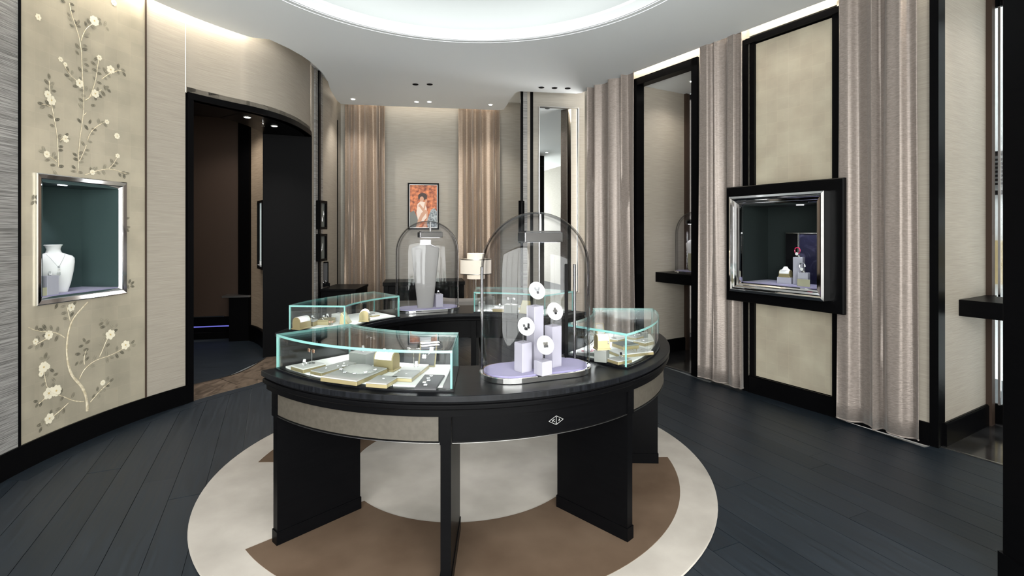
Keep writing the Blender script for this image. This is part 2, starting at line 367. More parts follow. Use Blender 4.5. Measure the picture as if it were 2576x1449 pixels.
MB().wall(sub(364.5, 368), .14, ZU, .006).wall(sub(364.5, 368), .14, ZU, -.05).build('bronze_trim', taupe, wl)
MB().wall(sub(368, 466.5), .153, ZU, -.06).build('silk_panel', silk, wl)
MB().wall(sub(466.5, 781), ZD+.05, ZU, -.06).build('silk_panel', silk, wl)
MB().wall(sub(466, 467.2), ZD+.05, ZU, .003).build('pale_bead', lineW, wl)
tail = [Vector((-2.42, 6.16)), Vector((-2.44, 6.4)), Vector((-2.46, 6.8)), Vector((-2.49, 7.15)), Vector((-2.52, 7.56))]
MB().wall(tail, .14, ZU, -.08).build('silk_panel', silk, wl)
MB().wall([Vector((-2.428, 6.26)), Vector((-2.436, 6.36))], .14, ZU, .02).build('grasscloth_strip', stripe, wl)
MB().wall([Vector((-2.436, 6.36)), Vector((-2.441, 6.43))], .14, ZU, .035).build('black_trim', black, wl)
MB().wall([Vector((-2.441, 6.43)), Vector((-2.447, 6.55))], .14, ZU, .02).build('grasscloth_strip', stripe, wl)
# painted tree on the gold panel
def leafmesh(m):
    L = 1.0; pts = [(-.5, 0), (-.3, .17), (0, .24), (.27, .17), (.5, 0), (.27, -.17), (0, -.24), (-.3, -.17)]
    vs = [(x, y, 0) for x, y in pts]+[(0, 0, .05)]; fs = [(i, (i+1) % 8, 8) for i in range(8)]
    vein = len(vs); vs += [(-.5, -.012, .035), (.5, -.012, .035), (.5, .012, .035), (-.5, .012, .035)]; fs.append((vein, vein+1, vein+2, vein+3))
    me = bpy.data.meshes.new('painted_leaf'); me.from_pydata(vs, [], fs); me.materials.append(m); me.materials.append(branchm); me.polygons[8].material_index = 1; return me
leafmeshes = [leafmesh(m) for m in leafm]
def flowermesh(n):
    vs, fs = [], []
    for i in range(n):
        a = 2*PI*i/n; k = len(vs)
        for r, w in ((.02, 0), (.34, .20), (.5, .09), (.5, -.09), (.34, -.20)):
            b = a; vs.append((r*math.cos(b)-w*math.sin(b), r*math.sin(b)+w*math.cos(b), .04+.04*(i % 2)))
        fs.append(tuple(range(k, k+5)))
    k = len(vs); vs += [(.09*math.cos(2*PI*i/8), .09*math.sin(2*PI*i/8), .12) for i in range(8)]; fs.append(tuple(range(k, k+8)))
    me = bpy.data.meshes.new('painted_flower'); me.from_pydata(vs, [], fs); me.materials.append(flowerm); me.materials.append(flowerc); me.polygons[-1].material_index = 1; return me
flm = [flowermesh(6), flowermesh(8)]
def decal(name, me, x, y, size, ang):
    p, t, n = wpt(x, y, .0025); o = bpy.data.objects.new(name, me); COL.objects.link(o); o.parent = gp
    X = Vector((t.x, t.y, 0)); Z = Vector((0, 0, 1)); Nn = Vector((n.x, n.y, 0)); a = rad(ang)
    ex = X*math.cos(a)+Z*math.sin(a); ey = -X*math.sin(a)+Z*math.cos(a)
    o.matrix_world = Matrix(((ex.x*size, ey.x*size, Nn.x*size*.2, p.x), (ex.y*size, ey.y*size, Nn.y*size*.2, p.y), (ex.z*size, ey.z*size, Nn.z*size*.2, p.z), (0, 0, 0, 1)))
LU = [(495,5,-20),(567,33,0),(573,88,30),(543,118,-50),(553,155,-40),(598,178,-50),(620,172,60),(568,204,-10),(622,208,0),(700,167,-70),(678,190,-70),(783,152,0),(790,178,-50),(832,187,80),(850,230,-50),(735,215,-30),(692,262,15),(680,286,0),(612,365,-40),(672,362,0),(610,418,-40),(670,390,20),(672,472,30),(685,515,-10),(678,557,0),(632,550,-50),(738,503,-20),(757,467,45),(748,555,-10),(780,538,20),(783,583,0),(828,555,-60),(840,575,-45),(860,602,-30),(833,622,-30),(935,525,80),(935,575,-60),(975,556,-10),(983,588,-50),(748,625,-55),(785,657,-10),(533,550,-70),(570,575,85),(528,597,-10),(567,630,0),(632,627,85),(596,683,10),(387,605,-80),(368,650,-40),(410,665,45),(405,690,70),(370,710,-30),(425,722,10),(318,820,0),(337,848,40),(375,815,-35),(375,830,20),(420,840,-60),(645,715,0),(682,702,75),(720,722,-60),(773,710,85),(660,757,0),(755,778,-85),(788,760,-20),(818,742,-50),(845,692,30),(862,718,-35),(830,695,-70),(640,792,-30),(637,838,-45),(737,835,10),(398,922,-20),(452,948,25),(412,995,-15),(627,957,-45),(712,965,70),(683,1010,-50),(780,960,90),(810,970,35),(833,990,-45),(745,1027,-10),(728,1058,0),(470,1080,60),(525,1070,45),(476,1112,-80),(537,1100,0),(480,1162,10),(478,1190,10),(657,1138,-50),(713,1125,0),(690,1190,0),(325,1200,-10),(345,1185,-70),(427,1222,70),(437,1250,45),(376,1268,20),(418,1308,0),(593,1225,-30),(637,1212,40),(672,1220,-10),(642,1255,0),(600,1262,-10),(645,1282,10),(583,1325,-40),(583,1358,0),(636,1367,0),(437,1370,-50),(483,1318,10),(720,1345,-80),(755,1335,30),(740,1340,45),(780,1370,-30),(820,1365,-60),(828,1322,70),(885,1278,-60),(920,1292,-15),(897,1313,0),(880,1332,-10),(948,1385,-60),(975,1365,20),(1005,1375,10),(982,1395,-80)]
LD = [(445,95,60),(498,97,10),(588,73,40),(568,160,45),(515,193,-10),(505,150,0),(287,268,80),(320,282,-30),(350,262,-60),(403,267,-70),(455,278,85),(445,350,60),(350,327,-5),(238,420,10),(290,420,75),(300,350,-60),(330,400,70),(360,485,70),(375,505,40),(330,510,-30),(410,605,-40),(440,635,10),(422,677,-50),(335,655,-10),(340,715,30),(345,640,-60),(370,640,60),(418,720,75),(482,770,75),(577,800,60),(490,825,50),(460,910,0),(503,925,80),(455,965,75),(400,940,75),(310,1037,0),(318,1075,65),(380,1030,-80),(335,1010,60),(320,870,75),(290,880,50),(280,850,-20),(808,207,-40),(800,235,20),(850,230,55),(812,260,0),(842,207,40),(885,255,-50),(920,248,40),(912,288,10),(825,320,-15),(825,355,45),(798,400,-40),(853,403,35),(665,365,-60),(693,380,25),(640,412,10),(615,475,-15),(672,477,15),(680,440,0),(690,510,40),(605,550,45),(640,540,40),(747,505,60),(733,568,-10),(842,475,-85),(847,525,-80),(885,503,-25),(925,490,-60),(925,430,80),(965,462,-35),(1020,437,-70),(1050,380,40),(1057,405,-10),(852,670,80),(882,682,30),(850,725,-25),(820,757,-40),(770,752,80),(740,808,45),(780,808,-70),(795,772,0)]
LS = [(1160,540,20),(1165,622,10),(1157,648,-30),(1180,1115,70),(1205,1130,40),(1205,1162,-15),(1165,1165,-70),(300,350,70),(295,400,50)]
for lst, sc, oy in ((LU, 3.15, 0), (LD, 3.15, 740), (LS, 3.623, 400)):
    for x, y, a in lst: decal('painted_leaf', random.choice(leafmeshes), x/sc, y/sc+oy, random.uniform(.037, .047), a)
for lst, sc, oy in (([(745,165,28),(875,552,25),(628,660,24),(752,742,24),(405,795,26),(375,748,20),(785,457,16),(368,1222,18),(518,1100,20),(845,965,14),(478,470,14),(515,510,12),(930,1235,14),(925,1078,18),(300,135,17),(900,20,18),(730,1365,16)], 3.15, 0),
                    ([(562,105,22),(383,325,24),(278,375,16),(343,578,28),(375,575,14),(323,632,14),(383,785,32),(442,765,30),(388,985,28),(872,320,30),(992,403,28),(812,702,16)], 3.15, 740)):
    for x, y, s in lst: decal('painted_flower', random.choice(flm), x/sc, y/sc+oy, s*2.9/sc*.0027, random.uniform(0, 60))
def branch(pts, sc, oy, w0, w1):
    vs, fs = [], []; q = []
    for i in range(len(pts)-1):
        for k in range(4): u = k/4; q.append((pts[i][0]*(1-u)+pts[i+1][0]*u, pts[i][1]*(1-u)+pts[i+1][1]*u))
    q.append(pts[-1]); q = [(sum(p[0] for p in q[max(0, i-2):i+3])/len(q[max(0, i-2):i+3]), sum(p[1] for p in q[max(0, i-2):i+3])/len(q[max(0, i-2):i+3])) for i in range(len(q))]
    P = [wpt(x/sc, y/sc+oy, .002) for x, y in q]; n = len(P)
    for i, (p, t, nm) in enumerate(P):
        a, b = P[max(i-1, 0)][0], P[min(i+1, n-1)][0]; d = (b-a).normalized(); N3 = Vector((nm.x, nm.y, 0)); s = d.cross(N3).normalized()
        w = (w0+(w1-w0)*i/(n-1))*.5*(1+random.uniform(-.12, .12)); vs += [p+s*w, p+N3*.002, p-s*w]
    for i in range(n-1): k = 3*i; fs += [(k, k+3, k+4, k+1), (k+1, k+4, k+5, k+2)]
    me = bpy.data.meshes.new('painted_branch'); me.from_pydata(vs, [], fs); o = link('painted_branch', me, branchm, gp); return o
for b in ([(545,0),(560,100),(600,210),(640,340),(648,500),(655,650),(665,800),(658,920),(640,1040),(625,1150),(618,1290),(615,1395)], [(640,340),(655,270),(690,215),(745,180)], [(385,600),(395,760),(415,880),(445,1020),(458,1150),(462,1380)], [(690,1130),(705,1060),(760,1000),(845,960)], [(650,1395),(730,1365),(820,1340),(900,1340),(960,1365),(1030,1385)], [(850,1345),(900,1300),(930,1240)], [(665,800),(700,780),(750,740),(820,700)], [(700,790),(740,700),(760,620),(775,500),(785,457)], [(790,640),(850,590),(920,560),(970,565)], [(655,650),(600,640),(540,580),(480,470)], [(658,920),(690,885)], [(460,1290),(410,1250),(330,1205)], [(462,1120),(500,1100),(530,1070)], [(405,850),(370,830),(310,825)], [(615,1300),(660,1215),(690,1130)]):
    branch(b, 3.15, 0, .0062, .0042)
branch([(715,42),(640,120),(580,190),(550,260),(530,360),(525,480),(545,590),(575,660),(630,710),(670,770),(690,860),(690,950)], 3.15, 740, .011, .021)
for b in ([(527,355),(470,315),(410,300),(330,298),(250,280),(212,255)], [(400,335),(330,375),(250,420)], [(675,850),(620,852),(560,840),(500,810),(430,790),(385,770),(355,690),(345,590)], [(400,790),(340,840),(290,880)], [(560,845),(480,920),(420,970),(330,1030)], [(622,690),(650,620),(690,570),(760,520),(850,495),(940,455),(1020,400)], [(780,510),(810,450),(840,370),(870,320)], [(672,575),(660,500),(690,420)], [(700,875),(760,800),(830,730),(880,690)], [(560,230),(540,150),(525,80)]):
    branch(b, 3.15, 740, .0075, .004)

# doorway in the left wall
door = empty('door_1', kind='structure')
dpath = sub(470, 781); n = len(dpath)
MB().wall(dpath, ZD-.0, ZD+.055, .015).wall(dpath, ZD+.0, ZD+.055, -.06).build('head_trim', black, door)
MB().wall(dpath, ZD, ZD+.10, -.5).build('soffit', black, door)
j0 = dpath[0]; t0 = (dpath[1]-dpath[0]).normalized(); q0 = j0+t0*.05
MB().wall([j0, q0], 0, ZD+.055, .015).wall([j0, q0], 0, ZD, -.5).build('jamb', black, door)
j1 = dpath[-1]; t1 = (dpath[-1]-dpath[-2]).normalized()
e1 = j1+Vector((-.47, -.20)); MB().prism([j1+Vector((.012, 0)), j1+t1*.09+Vector((.012, 0)), e1+Vector((-.02, .14)), e1], 0, ZD+.05).build('jamb', blackm, door)
# room beyond the doorway
sr = empty('wall_side_room', kind='structure')
MB().wall([Vector((-5.4, 6.6)), Vector((-3.72, 6.98))], .30, 3.0, -.06).build('brown_panel', taupe, sr)
MB().wall([Vector((-5.4, 6.6)), Vector((-3.72, 6.98))], 0, .085, -.06).build('black_plinth', black, sr)
MB().wall([Vector((-5.4, 6.75)), Vector((-3.72, 7.13))], 0, .4, -.03).build('recess_back', blackm, sr)
MB().wall([Vector((-5.4, 6.59)), Vector((-3.9, 6.93))], .30, .312, .012).build('chrome_bead', chrome, sr)
MB().wall([Vector((-5.4, 6.62)), Vector((-3.85, 6.97))], .16, .175, .01).build('blue_lit_bead', emis('blue_glow', (.25, .25, 1), .15), sr)
MB().prism([(-3.70, 6.90), (-3.50, 6.80), (-3.46, 6.95), (-3.70, 7.05)], 0, 3.0).build('black_post', black, sr); MB().wall([Vector((-4.2, 7.2)), Vector((-2.5, 7.3))], 0, 3.05, -.05).build('black_backing', blackm, sr)
cw = [Vector((-3.52, 6.86)), Vector((-3.36, 6.72)), Vector((-3.2, 6.54)), Vector((-3.06, 6.34)), Vector((-2.94, 6.1))]
MB().wall(cw, .2, 3.0, -.06).build('grasscloth_panel', brownsilk, sr)
skirt(cw, sr, .2, .03)
MB().wall([Vector((-5.5, 3.5)), Vector((-5.5, 7.2))], 0, 3.0, -.05).build('far_panel', taupe, sr)
MB().wall([Vector((-3.14, 4.05)), Vector((-5.5, 3.75))], 0, 3.0, -.05).build('near_panel', taupe, sr)
MB().prism([(-5.6, 3.6), (-3.2, 3.95), (-2.98, 4.6), (-2.85, 5.2), (-2.88, 6.2), (-2.6, 7.4), (-5.6, 7.4)], 3.0, 3.05).build('side_ceiling', taupe, sr)

# ------------------------------------------------------------------ back wall, mirror wall, rear walls
wb = empty('wall_back', kind='structure')
MB().wall([BW0-BD*.1, BW1+BD*.05], .14, ZU, -.08).build('plaster_panel', silkg, wb)
skirt([BW0, BW1], wb)
MB().wall([BW1+Vector((.0, .05)), Vector((.155, 6.86))], 0, ZU, -.06).build('silk_return', silk, wb)
wm = empty('wall_mirror', kind='structure'); MD = (MW1-MW0).normalized()
MB().wall([MW0, MW1], .14, ZU, -.06).build('plaster_panel', silkg, wm); skirt([MW0, MW1], wm)
MX = lambda x: hit(x, [MW0-MD*.1, MW1])[2]
for xa, xb, m, th, nm in ((1309, 1315, black, .03, 'black_trim'), (1315, 1326, stripe, .012, 'grasscloth_strip'), (1326, 1333, silk, .016, 'silk_strip'), (1333, 1340, black, .03, 'black_trim')):
    MB().wall([MX(xa), MX(xb)], .14, ZU, th).build(nm, m, wm)
wr = empty('wall_rear', kind='structure')
SX0, SX1, SZT = -2.5, 3.6, 3.1
for xa, xb, z0, z1 in ((3.7, SX1, 0, ZU), (SX0, -2.7, 0, ZU), (SX1, SX0, SZT, ZU)): MB().wall([Vector((xa, -1.9)), Vector((xb, -1.9))], z0, z1, -.08).build('silk_panel', silkg, wr)
wf = empty('window_3', kind='structure')      # unseen shop front added behind the camera to bring in fill daylight
for k in range(5): x = SX0+(SX1-SX0)*k/4; MB().box((x, -1.93, SZT/2), (.06, .08, SZT)).build('mullion', black, wf)
for k in range(4): x = SX0+(SX1-SX0)*(k+.5)/4; MB().box((x, -1.93, SZT/2), ((SX1-SX0)/4-.06, .012, SZT)).build('pane', wing2, wf)
po = bpy.data.lights.new('daylight_portal', 'AREA'); po.shape = 'RECTANGLE'; po.size = SX1-SX0; po.size_y = SZT; po.cycles.is_portal = True
pob = bpy.data.objects.new('daylight_portal', po); COL.objects.link(pob); pob.parent = wf; pob.location = ((SX0+SX1)/2, -1.97, SZT/2); pob.rotation_euler = (PI/2, 0, PI)
pob.rotation_euler = Vector((0, 1, 0)).to_track_quat('-Z', 'Y').to_euler()

# ------------------------------------------------------------------ right wall
wrt = empty('wall_right', kind='structure')
def rwall(t0, t1, z0, z1, o, th, m, nm, parent=None): return MB().wall([rw(t0, o), rw(t1, o)], z0, z1, th).build(nm, m, parent or wrt)
# path runs towards the camera, so its right-hand side is the room side
TB0, TB1 = -.785, .052
rwall(-1.72, TB0, .0, ZU, 0, -.08, silk, 'silk_panel'); rwall(TB0, TB1, 3.20, ZU, 0, -.08, silk, 'silk_panel')
rwall(TB1, .648, 0, ZU, 0, -.08, silk, 'silk_panel'); rwall(1.40, 2.0, .14, ZU, 0, -.08, silk, 'silk_panel')
rwall(.62, 1.42, 3.22, ZU, 0, -.08, silk, 'silk_panel'); HT0, HT1, HZ0, HZ1 = .625, 1.345, .99, 1.70   # opening for the wall showcase
uvpanel('black_backing', [rw(.60, -.04), rw(HT0, -.04), rw(HT1, -.04), rw(1.44, -.04)], [0, HZ0, HZ1, 3.24], (1, 2, 1, 2), blackm, wrt, .02)
P0, P1 = rw(.70, -.02), rw(1.365, -.02)
uvpanel('gold_leaf_panel', [P0, rw(1.345, -.02), P1], [.155, HZ0, HZ1, 3.14], (0, 1, 1, 2), gold2, wrt, .015)
rwall(.585, .640, 0, 3.2, 0, .012, black, 'black_stile')
for z0, z1 in ((.14, HZ0), (HZ1, 3.16)): rwall(.64, .695, z0, z1, -.03, .03, black, 'black_bead')
rwall(1.37, 1.46, 0, 3.2, 0, .012, black, 'black_stile'); rwall(.62, 1.46, 3.15, 3.20, -.03, .05, black, 'black_rail')
rwall(1.90, 1.925, .0, ZU, 0, .02, black, 'black_trim')
br_ = empty('baseboard_right', kind='structure')
skirt([rw(.65, -.005), rw(1.42, -.005)], br_, .145); skirt([rw(1.42), rw(2.0)], br_); skirt([rw(-1.7), rw(TB0)], br_)
MB().wall([rw(2.0), rw(2.05)], 0, ZU, .012).wall([rw(2.0), rw(2.05)], 0, ZU, -.09).build('corner_post', black, wrt)
def reveal(t, w0, w1, z0, z1, m, nm, parent, th=.06, flip=1):
    a, b = rw(t, -w0), rw(t, -w1); return MB().wall([b, a] if flip > 0 else [a, b], z0, z1, th).build(nm, m, parent)
for k, (ta, tb, zt) in enumerate(((TB0, TB1, 3.14), (2.05, 3.0, 3.2))):
    w = empty('window_%d' % (k+1), kind='structure')
    reveal(ta, .09, .80, .15, zt, silk, 'reveal_panel', w)
    skirt([rw(ta, -.06), rw(ta, -.86)], w, .15, .02)
    reveal(tb, .0, .95, .0, zt, silk, 'reveal_panel', w, .06, -1)
    MB().prism([rw(ta, -.02), rw(tb, -.02), rw(tb, -.98), rw(ta, -.98)], zt, zt+.05).build('bay_ceiling', ceilm, w)
    reveal(ta, .80, .86, 0, zt, taupe, 'bronze_stile', w, -.035)
    g = rw(ta, -.86); MB().wall([rw(ta, -.90), rw(tb, -.90)], .0, .15, -.03).build('sill', black, w)
    MB().wall([rw(ta+.0, -.90), rw(tb, -.90)], .15, zt, -.012).build('pane', wing if k else darkg, w)
    MB().wall([rw(ta+.045, -.88), rw(ta+.06, -.88)], .15, zt, -.02).build('chrome_mullion', chrome, w)
    MB().wall([rw(ta, -.88), rw(tb, -.88)], zt-.06, zt, -.03).build('head_rail', black, w)
    if k == 0:
        MB().wall([rw(ta-.04), rw(ta+.035)], 0, 3.2, .025).wall([rw(ta-.0), rw(ta+.035)], 0, 3.2, -.09).build('frame_stile', black, w)
        MB().wall([rw(tb-.035), rw(tb+.04)], 0, 3.2, .025).wall([rw(tb-.035), rw(tb+.04)], 0, 3.2, -.09).build('frame_stile', black, w)
        MB().wall([rw(ta-.04), rw(tb+.04)], 3.12, 3.2, .025).wall([rw(ta), rw(tb)], 3.12, 3.2, -.09).build('frame_head', black, w)
    else:
        MB().wall([rw(ta), rw(tb)], 3.2, ZU, -.08).build('bay_header', silk, w)
    bc = rw((ta+tb)/2, -.45); downlight(0, 0, 7 if k == 0 else 4, 0, zt, 'added white fill downlight in the ceiling of the %s' % ('framed window bay' if k == 0 else 'bay beside the black column'), pt=(bc.x, bc.y), size=140)  # downlight added to brighten the bay reveals
    s = empty('bay_shelf', label='black floating shelf across the framed window bay' if k == 0 else 'black floating shelf across the bay beside the black column', cat='shelf')
    a0, a1 = rw(ta+.0, -.31), rw(tb-.0, -.31)
    MB().wall([a0, a1], .86, .975, -.44).build('board', black, s, .003); MB().wall([rw(ta, -.74), rw(ta+.05, -.74)], .86, .975, -.1).build('bracket', black, s); MB().wall([rw(tb-.05, -.74), rw(tb, -.74)], .86, .975, -.1).build('bracket', black, s)
rwall(3.0, 3.62, 0, ZU, 0, -.08, silk, 'silk_panel'); MB().wall([rw(3.62), Vector((3.66, 1.4)), Vector((3.7, -1.95))], 0, ZU, -.08).build('silk_panel', silkg, wrt)
# facade seen outside the bay windows
fc = empty('building', (6.2, 4.6, 0), RZ, 'pale building facade with black louvres outside the bay window', 'building')
MB().box((0, .3, 3), (9, .3, 7)).build('wall', mat('pale_facade', (.62, .62, .62), .8), fc)
for z in (1.9, 2.35): MB().box((0, .12, z), (9, .05, .05)).build('ledge', blackm, fc)
for i in range(7): MB().box((0, .1, 2.0+i*.042*1.1), (9, .04, .022)).build('louvre', blackm, fc)
MB().box((0, .1, 1.1), (9, .06, .5)).build('lower_band', mat('tan_band', (.4, .3, .15), .7), fc)

# ------------------------------------------------------------------ ceiling with cove
ceil = empty('ceiling', kind='structure')
CC = Vector((-.29, 3.17)); R0 = 1.628
lo = offset(WL, .09)
ol = [p for p in lo if p.y < 4.75]
ol = [Vector((-2.7, -2.0))]+[p for p in ol if p.y > -1.8]
ol += [Vector(p) for p in ((-2.27, 4.78), (-2.19, 5.02), (-2.15, 5.22), (-2.13, 5.45), (-2.15, 5.8), (-2.2, 6.1), (-2.27, 6.35), (-2.316, 6.55), (-2.40, 7.0), (-2.41, 7.18), (-2.36, 7.22), (-.20, 7.56), (-.12, 7.52), (.04, 6.62), (.10, 6.55), (.84, 6.66), (.90, 6.62))]
ol += [rw(-1.45, .085), rw(3.7, .085), Vector((3.75, 1.2)), Vector((3.75, -2.0))]
def holed(name, outer, inner, z, m, parent, up):
    bm = bmesh.new()
    for loop in (outer, inner):
        vs = [bm.verts.new((p.x, p.y, z)) for p in loop]
        for i in range(len(vs)): bm.edges.new((vs[i], vs[(i+1) % len(vs)]))
    bmesh.ops.triangle_fill(bm, use_beauty=True, use_dissolve=False, edges=bm.edges[:])
    r = bmesh.ops.extrude_face_region(bm, geom=bm.faces[:]); bmesh.ops.translate(bm, vec=(0, 0, up), verts=[g for g in r['geom'] if isinstance(g, bmesh.types.BMVert)])
    bmesh.ops.recalc_face_normals(bm, faces=bm.faces); me = bpy.data.meshes.new(name); bm.to_mesh(me); bm.free(); return link(name, me, m, parent)
circ = lambda r, n=96: [CC+Vector((r*math.cos(2*PI*i/n), r*math.sin(2*PI*i/n))) for i in range(n)]
holed('dropped_ceiling', ol, circ(R0), ZC, ceilm, ceil, .07)
upo = [Vector(p) for p in ((-3.4, -2.1), (4.0, -2.1), (4.2, 3), (2.2, 7.8), (-3, 8.3), (-3.4, 4))]
holed('upper_ceiling', upo, circ(2.0), ZU, ceilm, ceil, .05)
# cove: upstand lip, back wall, top, hidden strip
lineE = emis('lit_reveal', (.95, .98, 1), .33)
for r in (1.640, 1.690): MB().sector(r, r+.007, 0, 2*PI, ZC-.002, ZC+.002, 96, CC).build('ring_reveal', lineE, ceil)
MB().lathe([(1.63, ZC), (1.628, ZC+.004), (1.575, ZC+.05), (1.575, ZC+.075), (1.63, ZC+.075)], 96, (CC.x, CC.y, 0), caps=False).build('cove_lip', ceilm, ceil)
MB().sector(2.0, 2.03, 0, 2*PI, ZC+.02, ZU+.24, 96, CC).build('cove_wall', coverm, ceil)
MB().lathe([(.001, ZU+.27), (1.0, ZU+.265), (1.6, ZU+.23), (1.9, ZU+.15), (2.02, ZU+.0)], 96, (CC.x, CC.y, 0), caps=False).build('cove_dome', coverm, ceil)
cl = empty('cove_light', (CC.x, CC.y, ZC+.1), label='white light strip hidden in the round ceiling cove', cat='light strip')
MB().sector(1.70, 1.86, 0, 2*PI, 0, .02, 96).build('led_strip', led_cove, cl)
# light slots along the walls
def slot(path, z, th, label, m=led_slot):
    e = empty('slot_light', (0, 0, 0), label=label, cat='light strip'); MB().wall(path, z, z+.03, th).build('led_strip', m, e); return e
slot([p for p in offset(WL, .055) if .6 < p.y < 4.8], ZU-.045, .028, 'warm light strip in the ceiling slot above the painted wall')
slot([rw(-1.05, .05), rw(2.9, .05)], ZU-.045, .03, 'warm light strip in the ceiling slot above the right wall')
slot([BW0+BN*.14+BD*.15, BW1+BN*.14-BD*.35], ZU-.045, .04, 'warm light strip in the ceiling slot above the back curtains', emis('back_slot_led', (1, .88, .72), 3*K_SLOT))
DLS = [(888, 249, 17, 0, 'white downlight at the left end of the ceiling tongue', (0, .25, -1)), (1045, 212, 5, 1, 'left one of the two black downlights before the back wall', (0, 0, -1)), (1081, 212, 5, 1, 'right one of the two black downlights before the back wall', (0, 0, -1)),
       (1048, 256, 6, 0, 'left one of the two white downlights above the picture', (0, .2, -1)), (1080, 256, 6, 0, 'right one of the two white downlights above the picture', (0, .2, -1)), (1234, 263, 17, 0, 'white downlight at the right end of the ceiling tongue', (0, .2, -1)),
       (1362, 220, 5, 1, 'leftmost of three black downlights before the tall mirror', (0, .1, -1)), (1395, 221, 5, 1, 'middle one of three black downlights before the tall mirror', (0, .1, -1)), (1428, 222, 5, 1, 'rightmost of three black downlights before the tall mirror', (0, .1, -1))]
for x, y, en, dk, lb, tg in DLS: downlight(x, y, en, dk, label=lb, tgt=tg)
for i, (X, Y) in enumerate(((-2.0, 1.2), (-.9, .3), (.5, .3), (1.7, 1.1), (2.35, 2.6), (-2.3, 2.7), (1.95, -.8), (-1.6, -.8), (.2, -1.0))):  # extra downlights out of view, added as fill for the room
    downlight(0, 0, 16, 0, label='added white fill downlight in the ceiling '+('near the painted wall and the striped panel', 'left of the viewer', 'right of the viewer', 'before the black column', 'above the floor by the right curtain', 'above the floor by the gold wall panel', 'behind the black column', 'behind the viewer on the left', 'behind the viewer by the added shop front')[i], pt=(X, Y))
dso = offset(dpath, -.22)
for f_, lb in ((.42, 'white downlight nearer the camera in the black doorway soffit'), (.68, 'white downlight farther back in the black doorway soffit')):
    p = dso[int(f_*(len(dso)-1))]; downlight(0, 0, 22, 0, ZD, lb, pt=(p.x, p.y), size=110)
p = dso[int(.55*(len(dso)-1))]; sp = empty('sprinkler', (p.x, p.y, ZD), label='small chrome sprinkler head under the doorway soffit', cat='sprinkler')
MB().lathe([(.02, 0), (.02, -.006), (.008, -.008), (.008, -.03), (.004, -.035)], 12).build('body', chrome, sp); MB().lathe([(.018, -.045), (.016, -.048), (.001, -.05)], 12).build('deflector', chrome, sp)
for X, Y, lb in ((-3.9, 5.2, 'over its middle'), (-3.6, 6.3, 'by its tan wall')): downlight(0, 0, 16, 0, 3.0, 'recessed downlight in the side room ceiling '+lb, pt=(X, Y), size=120)

# ------------------------------------------------------------------ rug
rug = empty('rug', (RC.x-.01, RC.y-.008, 0), label='round pale grey rug with taupe sectors under the ring counter', cat='rug')
MB().lathe([(1.470, .002), (1.477, .006), (1.474, .012), (1.465, .0135), (.001, .0135)], 128).build('pile', rugl, rug)
for a0, a1 in ((225, 361.5), (45, 181.5)): MB().sector(.697, 1.286, rad(a0), rad(a1), .0125, .0160, 64).build('taupe_sector', rugb, rug)

# ------------------------------------------------------------------ ring counter: two units
T = .805; RO, RI = 1.224, .765
def counter(c, a0, a1, legs, label, apr, logo=None):
    e = empty('display_counter', (c.x, c.y, 0), 0, label, 'counter', 'halves of the ring counter'); A = rad
    MB().sector(RI, RO, A(a0), A(a1), T-.026, T, 72).build('top', counterw, e, .003)
    MB().sector(RI+.012, RO-.014, A(a0+.4), A(a1-.4), T-.036, T-.026, 72).build('shadow_gap', blackm, e)
    MB().sector(RI-.0, RO-.004, A(a0+.2), A(a1-.2), T-.058, T-.036, 72).build('moulding', black, e, .005)
    for r0, r1, nm in ((RO-.07, RO-.02, 'front_rail'), (RI+.02, RI+.06, 'inner_rail')): MB().sector(r0, r1, A(a0+.6), A(a1-.6), T-.088, T-.058, 72).build(nm, black, e)
    for i in range(3):
        b0, b1 = legs[i]+1.25, legs[i+1]-1.25
        for r0, r1, ins in ((RO-.056, RO-.034, 0), (RI+.034, RI+.05, 1)):
            k = apr[i]
            MB().sector(r0-.004, r1-.006, A(b0-.1), A(b1+.1), T-.196, T-.088, 24).build('apron_frame', black, e)
            pn_ = MB().sector(r0, r1, A(b0+.15), A(b1-.15), T-.190, T-.092, 24).build('apron_panel', beigel if k else black, e)
            if not ins: MB().sector(r0, r1+.002, A(b0), A(b1), T-.199, T-.196, 24).build('apron_bead', steel, e)
            if logo is not None and i == 1 and not ins:
                lg = MB(); am = A(logo); rr = r1+.0012
                def pt(u, v): a = am+u/rr; return Vector((rr*math.cos(a), rr*math.sin(a), T-.141+v))
                def stroke(p, q, w=.00075):
                    lg.tube([pt(*p), pt(*q)], w, 5)
                D = [(-.034, 0), (0, .0185), (.034, 0), (0, -.0185)]
                for m_ in range(4): stroke(D[m_], D[(m_+1) % 4])
                for p, q in (((-.020, .005), (-.017, -.005)), ((-.017, -.005), (-.014, .005)), ((.0115, -.005), (.0145, .005)), ((.0145, .005), (.0175, -.005)), ((.0127, -.001), (.0163, -.001))): stroke(p, q, .0006)
                cs = [(-.0085+.004*math.cos(rad(t)), .005*math.sin(rad(t))) for t in range(50, 311, 26)]
                for p, q in zip(cs, cs[1:]): stroke(p, q, .0006)
                for v0, v1, w in ((-.011, .012, .0011), (-.0125, -.011, .0019), (.012, .0145, .0016)): stroke((0, v0), (0, v1), w)
                stroke((-.003, -.013), (.003, -.013), .0008); lg.build('emblem', mat('emblem_grey', (.45, .45, .45), .5), pn_)
    for l in legs:
        a = A(l); ca, sa = math.cos(a), math.sin(a); rm = (RO-.035+RI+.0)/2; ln = RO-.035-RI
        lg = MB().box((rm*ca, rm*sa, (T-.058+.017)/2), (ln, .042, T-.058-.017), a).build('leg', black, e)
        MB().box((rm*ca, rm*sa, .047), (ln+.008, .05, .06), a).build('plinth', black, lg)
        MB().box(((RO-.033)*ca, (RO-.033)*sa, T-.13), (.01, .046, .145), a).build('apron_block', black, lg)
    return e
